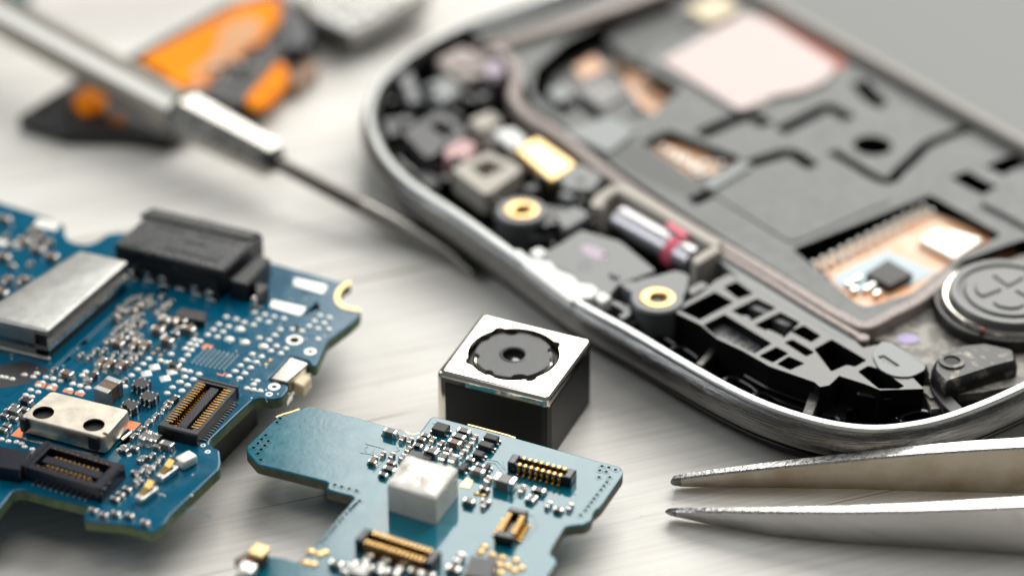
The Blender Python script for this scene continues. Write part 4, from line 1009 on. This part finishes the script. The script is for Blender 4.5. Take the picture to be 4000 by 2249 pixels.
# rail and the battery bay behind it
bm = B(); rp = [P(1890, -30, 5.0), P(1905, -18, 5.0), P(2200, 145, 5.0), P(2600, 365, 5.0)]
dr = (Vector(rp[3]) - Vector(rp[0])).normalized(); rp = [tuple(Vector(rp[0]) - dr * 20), rp[0], rp[3], tuple(Vector(rp[3]) + dr * 25)]
sweep(bm, rp, [(.75, 3.6), (.75, 4.7), (.45, 5.0), (-.35, 5.0), (-.55, 4.8), (-.6, 3.3)]); obj('bay_rail', bm, 'rail', PH)
nb = Vector((-dr.y, dr.x)); nb = nb if nb.y > 0 else -nb
bq = [Vector(rp[0]) + nb * .55, Vector(rp[-1]) + nb * .55, Vector(rp[-1]) + nb * 60, Vector(rp[0]) + nb * 60]
bm = B(); prism(bm, [tuple(q) for q in bq], 2.8, 3.6); obj('battery_bay', bm, 'battery_floor', PH)

# thermal pad
bm = B(); prism(bm, rounded(PV(Q4([(860, 430), (1480, 90), (1640, 150), (2110, 460), (2060, 560), (1900, 640), (1640, 690), (1440, 790)]), ZP + .35), .7, 3), ZP + .06, ZP + .4, ch=.1); tp = obj('thermal_pad', bm, 'pinkpad', PH)
bm = B(); prism(bm, rounded(PV(Q4([(1580, 100), (1700, 150), (2190, 410), (2150, 520), (2040, 500), (1650, 220)]), ZP + .05), .6, 2), ZP + .002, ZP + .05); obj('red_liner', bm, 'redpad', tp)
bm = B(); prism(bm, rounded(PV(Q4([(1030, 50), (1280, -40), (1440, 60), (1220, 170)]), ZP + .5), .6, 3), ZP + .002, ZP + .5, ch=.1); obj('cream_pad', bm, 'cream', PH)
bm = B(); q = P(1905, 252, ZP + .3); lathe(bm, q[0] + .0, q[1], [(.9, ZP + .002), (.85, ZP + .25), (.3, ZP + .35)], 16); obj('cream_spot', bm, 'foam', PH)

# lattice plate with cells
ZL = 4.6
lout = [(1700, 786), (1725, 760), (1762, 738), (1800, 705), (1835, 688), (1860, 700), (1985, 775), (2115, 852), (2150, 857), (2170, 874), (2240, 860), (2323, 910), (2327, 924), (2293, 947), (2323, 977), (2213, 980), (2173, 964), (2110, 944), (2085, 968), (2062, 972), (2048, 960), (1934, 920), (1869, 882), (1803, 851), (1763, 817)]
lat = [R6([(520, 230), (810, 80), (965, 165), (690, 310)]), R6([(880, 45), (985, -5), (1125, 95), (1000, 140)]), R6([(600, 55), (700, 0), (765, 30), (620, 110)]), R6([(945, 235), (1150, 135), (1310, 212), (1110, 315)]),
       R6([(1130, 350), (1340, 245), (1500, 330), (1370, 455), (1330, 445)]), R6([(715, 350), (890, 262), (1275, 500), (1130, 580), (820, 440)]), R6([(1165, 600), (1310, 525), (1410, 580), (1280, 655)]), R6([(1310, 665), (1410, 600), (1540, 660), (1420, 715)]),
       R6([(1370, 490), (1440, 465), (1620, 570), (1550, 605)]), R6([(1420, 400), (1530, 350), (1670, 440), (1590, 490)]), R7([(-40, 700), (95, 625), (360, 785), (270, 835), (210, 820), (90, 870)]), R7([(290, 870), (370, 825), (470, 855), (645, 980), (600, 1000), (450, 1000)])]
bm = B(); plate_holes(bm, PV(lout, ZL), [rounded(PV(h, ZL), .16, 2) for h in lat], 1.7, ZL, 0, 1)
obj('lattice', bm, ['lattice', 'lattice_side'], PH)
bm = B()
for q4, z_ in ((R6([(1130, 160), (1300, 215), (1230, 260), (1070, 200)]), 4.2), (R6([(1330, 270), (1480, 330), (1400, 360), (1250, 300)]), 4.2), (R6([(1170, 420), (1240, 380), (1370, 440), (1330, 480), (1260, 490)]), 4.3), (R6([(1010, 290), (1050, 265), (1110, 290), (1080, 310)]), 4.3)):
    prism(bm, rounded(PV(q4, z_), .15, 2), 1.3, z_, ch=.05)
obj('cell_step', bm, 'washer', PH)
q4 = R6([(780, 380), (900, 330), (1200, 520), (1100, 580), (820, 440)])
bm = B(); prism(bm, PV(q4, 3.7), 1.3, 3.7); cfl = obj('marked_floor', bm, 'washer', PH)
# moulded mark on that floor
cu = bpy.data.curves.new('moulded_mark', 'FONT'); cu.body = 'RT-1'; cu.size = 1.5 * S; cu.extrude = .04 * S; cu.align_x = 'CENTER'; cu.align_y = 'CENTER'
to = bpy.data.objects.new('mark_source', cu); SC.collection.objects.link(to)
dg = bpy.context.evaluated_depsgraph_get(); dg.update(); me = bpy.data.meshes.new_from_object(to.evaluated_get(dg)); bpy.data.objects.remove(to)
me.materials.clear(); me.materials.append(M['blackpl']); q = P(*R6([(1010, 485)])[0], 3.72)
mk = obj('moulded_mark', None, None, cfl, loc=(q[0], q[1], 3.71), rot=rad(-53), mesh=me)
# round tab with slot
bm = B(); plate_holes(bm, rounded(PV(R7([(470, 640), (545, 655), (800, 835), (790, 860), (690, 910), (560, 905), (450, 850), (400, 740)]), ZL + .12), .5, 3), [PV(R7([(440, 755), (490, 745), (610, 825), (575, 838), (480, 800)]), ZL + .12)], ZL + .002, ZL + .12)
obj('slotted_tab', bm, 'ledge', PH)
# front pit: ribs, bars and clips between lattice and rim
def bar(name, pts, w, z0, z1, m_='gloss'):
    bm = B(); sweep(bm, spline(PV(pts, z1), 4), [(w / 2, z0), (w / 2, z1 - .06), (w / 2 - .06, z1), (-w / 2 + .06, z1), (-w / 2, z1 - .06), (-w / 2, z0)]); return obj(name, bm, m_, PH, smooth=True)
bar('rib', R6([(820, 500), (760, 590), (680, 670)]), .55, 1.3, 3.4, 'bracket'); bar('rib', R6([(1640, 860), (1600, 960), (1560, 1070)]), .8, 1.3, 3.6, 'bracket')
bar('rib', R6([(180, 290), (150, 340)]), .6, 1.3, 3.6, 'bracket')
for pts in (R6([(450, 540), (530, 520), (620, 560), (680, 610)]), R6([(880, 790), (960, 760), (1100, 830), (1170, 890)]), R6([(1110, 920), (1200, 890), (1400, 980), (1540, 1030)]), R6([(320, 450), (400, 440), (500, 500)]), R6([(1060, 745), (1250, 850), (1450, 930), (1580, 970)]),
            R7([(590, 1240), (640, 1190), (780, 1160), (900, 1200)]), R7([(590, 1210), (650, 1245), (740, 1260)]), R7([(1050, 1110), (1180, 1090), (1200, 1110)])):
    bar('clip_ridge', pts, .32, 1.3, 3.0)
bm = B(); prism(bm, PV(R7([(10, 1180), (60, 1110), (230, 1090), (260, 1150), (210, 1160), (205, 1240), (150, 1230), (120, 1210), (20, 1195)]), 2.6), 1.3, 2.6, ch=.08)
prism(bm, PV(R7([(1060, 1120), (1170, 1090), (1215, 1110), (1110, 1160)]), 2.6), 1.3, 2.6, ch=.08)
prism(bm, PV(R7([(1480, 970), (1545, 930), (1600, 950), (1520, 985)]), 3.0), 1.3, 3.0, ch=.08); obj('glossy_step', bm, 'gloss', PH)
bm = B(); prism(bm, rounded(PV(R7([(280, 1010), (350, 1003), (560, 1040), (558, 1068), (500, 1072), (290, 1035)]), 3.9), .15, 2), 2.0, 3.9, ch=.12); obj('stub', bm, 'phblack', PH)

# brass inserts
for (u, v), zz in (((1653, 746), 4.9), ((1311, 525), 4.9)):
    q = P(u, v, zz); bm = B(); lathe(bm, q[0], q[1], [(2.05, 1.3), (2.05, zz - .25), (1.9, zz - .08), (1.3, zz - .08)], 36, cap=False); bs = obj('screw_boss', bm, 'washer', PH, smooth=True)
    bm = B(); lathe(bm, q[0], q[1], [(1.32, zz - .5), (1.32, zz - .02), (1.25, zz), (.75, zz), (.62, zz - .08), (.6, zz - 1.5), (.02, zz - 1.5)], 36, cap=False); obj('brass_insert', bm, 'brass', bs, smooth=True)
# grey web round the near boss
bm = B(); prism(bm, rounded(PV([(1555, 712), (1660, 690), (1700, 678), (1735, 690), (1728, 730), (1712, 758), (1650, 762), (1600, 745)], 4.5), .4, 3), 1.3, 4.5, ch=.08); obj('boss_web', bm, 'washer', PH)
bm = B(); prism(bm, rounded(PV([(1235, 545), (1290, 500), (1400, 520), (1480, 530), (1415, 560), (1340, 575)], 4.2), .4, 3), 1.3, 4.2, ch=.08); obj('boss_web', bm, 'phblack', PH)

# vibration motor in its cradle
ZMo = 4.4; m0 = P(1560, 535, ZMo); m1 = P(1748, 640, ZMo)
bm = B(); tube(bm, [(*m0, 3.6), (*m1, 3.6)], 1.25, 24); mo = obj('vibration_motor', bm, 'motor', PH, smooth=True)
v0, v1 = Vector(m0), Vector(m1)
bm = B(); tube(bm, [(*(v0 + (v1 - v0) * .70), 3.6), (*(v0 + (v1 - v0) * .82), 3.6)], 1.27, 24); obj('pink_mark', bm, 'pinkmark', mo, smooth=True)
ridge('motor_cradle', [(1500, 520), (1508, 498), (1535, 478), (1562, 474), (1640, 515), (1740, 575), (1806, 614)], 1.0, 2.0, 5.2, 'foam')
bm = B(); prism(bm, rounded(PV(R7b([(1230, 525), (1290, 560), (1080, 690), (1030, 640), (1120, 580)]), 5.2), .2, 2), 2.6, 5.2, ch=.12); obj('cradle_clip', bm, 'foam', PH)
bm = B(); q = P(1702, 577, 5.22); box(bm, q[0], q[1], 5.205, 2.2, .6, .03, rad(-53)); obj('pink_mark', bm, 'pinkmark', PH)

# grey label area by the near side, with worn white adhesive on the rim
bm = B(); prism(bm, rounded(PV([(1335, 650), (1400, 618), (1460, 578), (1560, 606), (1650, 680), (1555, 715), (1530, 745), (1480, 755), (1400, 710)], 4.3), .3, 2), 1.4, 4.3, ch=.05); lb = obj('grey_label', bm, 'washer', PH)
bm = B(); q = P(1493, 634, 4.33); lathe(bm, q[0], q[1], [(1.0, 4.301), (.95, 4.34)], 20, sx=1.35, sy=.75, ang=rad(-50)); obj('lilac_spot', bm, 'lilac', lb)
bm = B()
loop = circle(P(1470, 668, 4.33), .5, 14); prism(bm, ribbon(loop, .14), 4.301, 4.33)
prism(bm, ribbon(PV([(1405, 668), (1425, 680), (1445, 692)], 4.3), .16), 4.301, 4.33); prism(bm, ribbon(PV([(1425, 700), (1450, 712), (1475, 722)], 4.3), .12), 4.301, 4.33)
obj('printed_mark', bm, 'washer', lb)
bm = B(); prism(bm, rounded(PV(ZF([(340, 290), (470, 265), (640, 400), (900, 430), (1000, 560), (1230, 640), (1300, 740), (1500, 760), (1600, 850), (1480, 960), (1330, 960), (1190, 1010), (560, 520)]), 5.02), .2, 2), 4.2, 5.04, ch=.06)
prism(bm, rounded(PV(ZF([(600, 290), (740, 220), (870, 290), (740, 400)]), 4.8), .3, 3), 4.0, 4.8, ch=.1)
prism(bm, rounded(PV(ZF([(1450, 900), (1640, 850), (1780, 930), (1640, 1030)]), 4.8), .2, 3), 4.0, 4.8, ch=.1); obj('white_adhesive', bm, 'whitefoam', PH)
bar('clip_ridge', ZF([(1780, 1010), (1900, 1060), (2000, 1150), (1900, 1230)]), .6, 1.3, 4.2, 'washer')

# foam square, gold contact, small stickers of the upper left corner
bm = B(); plate_holes(bm, rounded(PV([(1133, 424), (1229, 380), (1318, 424), (1223, 492)], 4.9), .7, 3), [rounded(PV([(1182, 419), (1229, 400), (1275, 421), (1217, 446)], 4.9), .15, 2)], 3.0, 4.9); obj('foam_square', bm, 'foam', PH)
bm = B(); prism(bm, rounded(PV(R6b([(860, 170), (1030, 75), (1345, 290), (1150, 425)]), 4.7), .3, 2), 3.9, 4.7, ch=.1); obj('gold_contact', bm, 'goldmatte', PH)
bm = B(); prism(bm, rounded(PV([(1115, 375), (1160, 345), (1200, 360), (1175, 400), (1120, 400)], 4.6), .5, 2), 3.0, 4.6, ch=.1); obj('pink_sticker', bm, mat('pale_pink_sticker', (.58, .36, .36), .5), PH)
bm = B(); plate_holes(bm, rounded(PV([(1010, 330), (1110, 275), (1180, 330), (1075, 400)], 4.3), .5, 2), [PV([(1077, 318), (1103, 301), (1150, 327), (1122, 347)], 4.3)], 1.3, 4.3); obj('square_socket', bm, 'fabricgrey', PH)
for pts, z_, m_, nm in (([(1060, 215), (1120, 190), (1165, 225), (1110, 260)], 4.7, 'ledge', 'bright_clip'), ([(1000, 190), (1035, 175), (1060, 250), (1030, 265)], 4.4, 'washer', 'small_bracket'), ([(1095, 150), (1160, 115), (1230, 140), (1225, 190), (1150, 200)], 4.2, 'gasket', 'small_bracket'),
                        ([(1215, 150), (1265, 155), (1265, 190), (1220, 190)], 4.5, 'lilac', 'lilac_sticker'), ([(1175, 300), (1235, 275), (1265, 300), (1210, 330)], 4.6, 'foam', 'small_bracket'), ([(1235, 330), (1290, 318), (1330, 350), (1290, 375)], 4.6, 'whitefoam', 'white_block'),
                        ([(960, 300), (1000, 290), (1010, 335), (975, 345)], 4.2, 'fabricgrey', 'small_bracket'), ([(1395, 430), (1460, 410), (1520, 440), (1490, 480), (1420, 475)], 4.6, 'washer', 'small_bracket'), ([(1390, 540), (1450, 515), (1490, 540), (1420, 580)], 4.4, 'washer', 'small_bracket'),
                        ([(1040, 440), (1070, 425), (1110, 450), (1080, 475)], 3.2, 'fabricgrey', 'small_bracket'), ([(1345, 560), (1400, 590), (1330, 600)], 3.6, 'fabricgrey', 'small_bracket')):
    bm = B(); prism(bm, rounded(PV(pts, z_), .4, 3), 1.3, z_, ch=.15); obj(nm, bm, m_, PH, smooth=False)
bm = B(); q = P(1158, 170, 4.25); lathe(bm, q[0], q[1], [(.6, 4.201), (.55, 4.24)], 16); obj('pin_hole', bm, 'dark', PH)
bm = B(); q = P(1460, 452, 4.65); lathe(bm, q[0], q[1], [(.35, 4.601), (.33, 4.63)], 16); obj('pin_hole', bm, 'dark', PH)
bar('clip_ridge', [(940, 300), (965, 355), (1020, 415), (1100, 470)], .4, 1.3, 3.0); 

rs = random.Random(3)
for (u, v, w_, z_) in ((985, 250, .9, 3.6), (1020, 300, 1.2, 3.9), (1050, 250, .8, 4.3), (1085, 215, .8, 5.0), (1130, 250, .9, 4.6), (1145, 285, .8, 4.4), (1180, 245, 1.0, 4.4), (1215, 240, .8, 4.5), (1245, 290, .7, 4.7), (1000, 380, .7, 3.0), (1090, 420, .8, 3.4),
                       (1120, 365, .7, 4.5), (1150, 395, .6, 4.7), (1120, 445, .9, 3.8), (1255, 360, .8, 4.8), (1335, 470, .9, 4.6), (1360, 440, .7, 4.7), (1425, 490, .8, 4.6), (1460, 500, .7, 4.5), (1490, 560, .8, 4.3), (1370, 560, 1.1, 4.4), (1250, 500, .6, 4.4), (1390, 610, .6, 4.4),
                       (1520, 640, .5, 4.4), (1545, 690, .9, 4.5), (1600, 700, .6, 4.6), (1575, 770, .8, 4.2), (1540, 775, .7, 3.6), (1620, 790, .6, 4.0), (1170, 205, .9, 4.5), (1200, 165, 1.0, 4.4), (1240, 200, .8, 4.6)):
    q = P(u, v, z_); bm = B(); box(bm, q[0], q[1], 1.6, w_ * rs.uniform(.8, 1.5), w_ * rs.uniform(.6, 1.0), z_ - 1.6, rad(-53 + rs.choice([0, 90, 20])), bev=.15, seg=2)
    obj('small_clip', bm, rs.choice(['washer', 'phblack', 'phblack', 'phblack', 'fabricgrey', 'ledge']), PH)
# worn metal base, speaker and bracket at the right
bm = B(); prism(bm, PV([(2175, 850), (2180, 826), (2300, 780), (2380, 715), (2575, 640), (2760, 700), (2760, 930), (2470, 985), (2340, 1000), (2325, 985), (2345, 960), (2330, 920), (2250, 862)], 3.6), 1.4, 3.6); obj('metal_base', bm, 'plate2', PH)
bm = B(); q = P(2283, 850, 3.65); lathe(bm, q[0], q[1], [(.75, 3.601), (.7, 3.64)], 16, sx=1.2, sy=.9); obj('purple_spot', bm, 'purple', PH)
zs = 5.5; sq_ = P(2536, 731, zs)
bm = B(); lathe(bm, *sq_, [(5.5, 3.3), (5.5, 4.5), (5.38, 4.62), (5.2, 4.62), (5.1, 4.4), (4.9, 4.3)], 64, cap=False); hd = obj('speaker_holder', bm, 'phblack', PH, smooth=True)
bm = B(); lathe(bm, *sq_, [(4.85, 3.6), (4.85, 4.85), (4.75, 4.98), (4.55, 5.0), (4.3, 4.9)], 64, cap=False); sp = obj('speaker_ring', bm, 'mirror', PH, smooth=True)
bm = B(); lathe(bm, *sq_, [(4.42, 4.5), (4.42, 5.35), (4.3, 5.5), (3.75, 5.5), (3.6, 5.3), (3.35, 5.3), (3.2, 5.5), (.02, 5.52)], 64, cap=False)
obj('speaker_cap', bm, 'speaker', sp, smooth=True)
bm = B()
for k in range(4):
    a_ = rad(-53 + 45 + 90 * k); a2_ = a_ + rad(45)
    q = (sq_[0] + 1.7 * math.cos(a_), sq_[1] + 1.7 * math.sin(a_))
    w_ = [(sq_[0] + r_ * math.cos(a_ + t_), sq_[1] + r_ * math.sin(a_ + t_)) for r_, t_ in ((.5, 0), (2.2, -.55), (2.45, -.3), (2.5, 0), (2.45, .3), (2.2, .55))]
    prism(bm, w_, 5.515, 5.66, ch=.06)
obj('cross_emboss', bm, 'speaker', sp)
# red ink spot on the ring
bm = B(); q = P(2470, 826, 5.0); box(bm, q[0], q[1], 4.72, .35, .2, .3, rad(-20)); obj('red_dot', bm, 'redpad', sp)
# bracket with a screw hole
bm = B()
bq = rounded(PV(R7([(860, 860), (870, 790), (940, 720), (1080, 665), (1250, 650), (1470, 700), (1490, 790), (1300, 840), (1000, 940), (960, 960), (900, 900)]), 4.9), .3, 2)
loft(bm, bq, [(.25, 1.3), (.15, 4.2), (0, 4.7), (-.2, 4.9)]); br = obj('corner_bracket', bm, 'bracket', PH, smooth=True)
bm = B(); q = P(*R7([(1000, 792)])[0], 4.95); plate_holes(bm, circle(q, .95, 24), [circle(q, .62, 24)], 4.91, 5.05); obj('hole_collar', bm, 'bracket', br)
bm = B(); lathe(bm, q[0], q[1], [(.61, 4.90), (.6, 4.93)], 20); obj('screw_hole', bm, 'dark', br)
bar('bracket_leg', R7([(880, 900), (900, 1000), (960, 1080), (1040, 1160)]), 1.1, 1.3, 3.8, 'bracket')
bar('bracket_leg', R7([(800, 980), (840, 1060), (880, 1150)]), .7, 1.3, 3.4, 'plate2')

# ================================================================== SCREWDRIVER
tip = Vector((*P(1195, 687, .7), .7)); bend = Vector((*P(1132, 634, 1.1), 1.1)); coll = Vector((*P(688, 404, 3.4), 3.4))
nose0 = Vector((*P(455, 285, 4.2), 4.2)); hend = Vector((*P(-90, -10, 6.0), 6.0))
SD = thing('screwdriver', 'thin steel precision screwdriver lying across the orange flex assembly, tip pointing at the phone frame', 'screwdriver', (tip.x, tip.y, 0))
bm = B(); tube(bm, [hend, nose0], 1.85, 12, phase=rad(5))
ax = (nose0 - hend).normalized()
for k in range(0): pass
hd = obj('handle', bm, mat('satin_steel_handle', (.40, .38, .34), .34, 1.0), SD)
bm = B(); tube(bm, [nose0, nose0 + (coll - nose0) * .06, coll - ax * .5, coll], [1.85, 2.0, 1.6, 1.4], 6, phase=rad(5)); obj('nose', bm, 'steel', SD)
bm = B(); tube(bm, [coll - ax * .2, coll + ax * .55], [1.0, .8], 16); obj('collar', bm, 'blackpl', SD)
bm = B(); s0 = coll + ax * .4; s1 = s0 + (bend - s0) * .5
tube(bm, [s0, s1], [.58, .70], 16); obj('shaft', bm, 'steeldark', SD, smooth=True)
bm = B(); tube(bm, [s1, s0 + (bend - s0) * .7, bend, tip + (bend - tip) * .2, tip], [.70, .76, (.78, .55), (.5, .28), (.42, .16)], 16); obj('blade', bm, mat('worn_blade', (.26, .25, .23), .26, 1.0), SD, smooth=True)

# ================================================================== TWEEZERS
TW = thing('tweezers', 'stainless steel tweezers lying on their side, tips pointing left, in front of the phone', 'tweezers', (*P(2300, 1290, 0), 0))
def arm(toppts, botpts, ztop, zbot, thick, mats_, name):
    """blade standing on its long edge: upper edge line, bottom edge line, thickness away from the viewer (+) or towards (-)"""
    bm = B(); n = len(toppts)
    tp = [Vector((*P(u, v, z), z)) for (u, v), z in zip(toppts, ztop)]; bp = [Vector((*P(u, v, z), z)) for (u, v), z in zip(botpts, zbot)]
    rows = []
    for i in range(n):
        a = tp[max(i - 1, 0)]; b = tp[min(i + 1, n - 1)]; d = (b - a).normalized(); nr = Vector((-d.y, d.x, 0)).normalized()
        if nr.y < 0: nr = -nr
        t_ = thick[i]; bv = min(.12, abs(t_) * .2)
        f0 = tp[i]; f1 = bp[i]; mid = (f0 + f1) / 2
        back0 = f0 + nr * t_; back1 = f1 + nr * t_
        up = Vector((0, 0, 1))
        f1_ = f1 + nr * .45 * min(1, abs(t_)); rows.append([bm.verts.new(v) for v in (f1_, f1 * .66 + f0 * .34 + nr * .06, f1 * .34 + f0 * .66 - nr * .02, f0 - up * bv, f0 + nr * bv, back0 - nr * bv, back0 - up * bv, back1)])
    m_ = [0, 0, 0, 1, 1, 1, 2, 2]
    for i in range(n - 1):
        k_ = len(rows[0])
        for k in range(k_):
            f = bm.faces.new((rows[i][k], rows[i + 1][k], rows[i + 1][(k + 1) % k_], rows[i][(k + 1) % k_])); f.material_index = m_[k] if i > 1 else 3
    for r in (rows[0], rows[-1]): bm.faces.new(r).material_index = 3
    return obj(name, bm, mats_ + ['worntip'], TW, smooth=True)
# far arm: front face = stained inner side
xs = [0, .008, .03, .12, .3, .5, .7, .85, 1.0, 1.25]
def lerp_line(pts, ts):
    x0, x1 = pts[0][0], pts[-1][0]; out = []
    for t in ts:
        x = x0 + (x1 - x0) * min(t, 1.0)
        for a, b in zip(pts[:-1], pts[1:]):
            if a[0] <= x <= b[0] + 1e-6:
                k = (x - a[0]) / (b[0] - a[0]); v = a[1] + (b[1] - a[1]) * k; break
        if t > 1:
            a, b = pts[-2], pts[-1]; sl = (b[1] - a[1]) / (b[0] - a[0]); x = b[0] + (t - 1) * (x1 - x0); v = b[1] + sl * (x - b[0])
        out.append((x, v))
    return out
ftop = T8([(205, 388), (240, 380), (300, 372), (500, 345), (1000, 292), (1500, 247), (2000, 200), (2576, 168)])   # lower border of the bright edge band
fbot = T8([(212, 432), (250, 444), (330, 450), (500, 450), (1000, 458), (1500, 470), (2000, 488), (2576, 496)])
zt_ = [1.05, 1.2, 1.3, 1.8, 2.5, 3.3, 4.0, 4.4, 4.7, 5.0]; zb_ = [.55, .35, .25, .12, .05, .03, .03, .03, .03, .03]
arm(lerp_line(ftop, xs), lerp_line(fbot, xs), zt_, zb_, [.55, .6, .65, .7, .85, 1.0, 1.15, 1.25, 1.3, 1.3], ['tweezin', 'tweezedge', 'tweezer'], 'arm')
ntop = T8([(170, 588), (200, 590), (280, 594), (500, 598), (1000, 602), (1500, 603), (2000, 590), (2576, 565)])
nbot = T8([(172, 620), (200, 638), (300, 662), (700, 750), (1200, 818), (1700, 850), (2100, 880), (2576, 912)])
arm(lerp_line(ntop, xs), lerp_line(nbot, xs), [.9, 1.05, 1.3, 1.9, 2.7, 3.5, 4.2, 4.6, 4.9, 5.1], zb_, [.4, .45, .5, .6, .7, .85, 1.0, 1.1, 1.2, 1.2], ['tweezer', 'tweezedge', 'tweezin'], 'arm')
bm = B(); q = P(2566, 1318, 2.0); tube(bm, [(q[0], q[1] - .6, 2.2), (q[0] + .2, q[1] + 1.0, 2.2)], .9, 16); obj('grip_stud', bm, 'tweezer', TW, smooth=True)

# ================================================================== ORANGE FLEX ASSEMBLY (far left)
zf = 1.6
FA = thing('flex_assembly', 'black part wrapped in bright orange flex film, out of focus under the screwdriver', 'flex cable', (*P(450, 160, 0), 0))
bm = B(); prism(bm, PV([(45, 292), (180, 205), (333, 135), (567, 8), (700, -30), (770, 20), (760, 110), (735, 190), (640, 285), (560, 262), (430, 345), (300, 328), (160, 325)], zf), .3, zf, ch=.15); obj('base', bm, 'blackpl', FA)
bm = B(); prism(bm, rounded(PV([(346, 150), (600, 12), (700, -10), (705, 40), (655, 105), (570, 160), (520, 225), (440, 215), (400, 175)], zf + .5), .25, 2), zf + .01, zf + .5, ch=.15); obj('orange_film', bm, 'orange', FA)
bm = B(); prism(bm, rounded(PV([(560, 60), (640, 40), (670, 70), (590, 140), (500, 200), (470, 190), (540, 130)], zf + .56), .6, 2), zf + .51, zf + .56); obj('film_overlay', bm, mat('faded_orange_film', (.62, .30, .12), .3), FA)
bm = B(); prism(bm, rounded(PV([(185, 235), (225, 218), (268, 245), (262, 275), (210, 285), (185, 260)], zf + .5), .5, 3), zf + .01, zf + .5, ch=.15); obj('orange_tab', bm, 'orange', FA)
bm = B(); prism(bm, rounded(PV([(705, 150), (728, 175), (715, 215), (665, 270), (625, 265), (605, 235), (640, 185)], zf + .6), .6, 3), zf + .01, zf + .6, ch=.15); obj('orange_tab', bm, 'orange', FA)
bm = B(); prism(bm, PV([(470, 235), (560, 170), (610, 190), (560, 250)], zf + .4), zf + .01, zf + .4, ch=.1); prism(bm, PV([(560, 255), (700, 130), (725, 120), (600, 262)], zf + .8), zf + .01, zf + .8, ch=.1); obj('dark_strip', bm, 'fabricgrey', FA)
bm = B(); prism(bm, rounded(PV([(705, 40), (760, 30), (790, 80), (765, 125), (712, 118)], zf + 1.0), .6, 2), .3, zf + 1.0, ch=.15); obj('side_part', bm, 'navypl', FA)
bm = B(); prism(bm, PV([(735, 205), (745, 212), (800, 165), (792, 155)], zf), .2, zf); prism(bm, rounded(PV([(560, 258), (640, 290), (740, 215), (790, 160), (770, 130), (700, 235)], 1.0), .4, 2), .05, 1.0, ch=.1); obj('lower_flex', bm, mat('dull_brown_flex', (.34, .20, .12), .35), FA)
bm = B(); prism(bm, rounded(PV([(330, 345), (420, 360), (470, 340), (420, 300), (330, 300)], .6), .6, 3), .1, .6, ch=.1); prism(bm, rounded(PV([(270, 290), (310, 285), (325, 312), (290, 318)], zf + .2), .4, 2), zf + .01, zf + .2); obj('brown_film', bm, mat('brown_film', (.30, .09, .02), .4), FA)
bm = B()
for u, v in ((150, 285), (560, 140), (600, 130), (628, 150), (575, 165), (740, 60)):
    q = P(u, v, zf + .4); dome(bm, q[0], q[1], zf + .01, .8, .6, .5)
obj('grey_dot', bm, 'fabricgrey', FA, smooth=True)
rs = random.Random(5); bm = B()
for k in range(16):
    u, v = rs.choice([(560, 175), (600, 150), (620, 165), (540, 200), (510, 225), (740, 60), (650, 110)]); q = P(u + rs.uniform(-25, 25), v + rs.uniform(-18, 18), zf + .7)
    box(bm, q[0], q[1], zf + .3, rs.uniform(.4, 1.1), rs.uniform(.4, .8), .5, rad(rs.uniform(0, 90)), bev=.08)
obj('small_component', bm, 'can', FA)

# metal part at the top edge
MC = thing('metal_connector', 'blurred grey metal connector lying at the top edge beyond the orange flex', 'connector', (*P(890, 30, 0), 0))
bm = B(); prism(bm, PV([(755, -10), (790, 40), (885, 82), (960, 45), (1080, -25), (1050, -90), (800, -90)], 3.2), 1.6, 3.2, ch=.15); obj('body', bm, 'can', MC)
bm = B(); prism(bm, PV([(755, -10), (790, 40), (885, 80), (960, 43), (1080, -25), (1050, -60), (800, -60)], 1.6), .05, 1.6); obj('dark_underside', bm, 'blackpl', MC)
bm = B()
for u, v in ((860, 20), (895, 12), (925, 30), (900, 40), (950, 2), (1000, -5), (830, 5), (870, -8), (975, 15)):
    q = P(u, v, 3.5); dome(bm, q[0], q[1], 3.2, .5, .45, .4)
obj('solder_dots', bm, 'tin', MC, smooth=True)
for (u0, u1, v, lb, m_) in ((-60, 62, -14, 'blurred dark teal circuit board fragment cut by the upper left corner', 'teal'),):
    FR = thing('board_fragment', lb, 'circuit board', (*P(0, -20, 0), 0))
    bm = B(); prism(bm, PV([(-80, -5), (20, 4), (75, -12), (60, -60), (-80, -60)], 1.2), .4, 1.2); obj('board', bm, m_, FR)
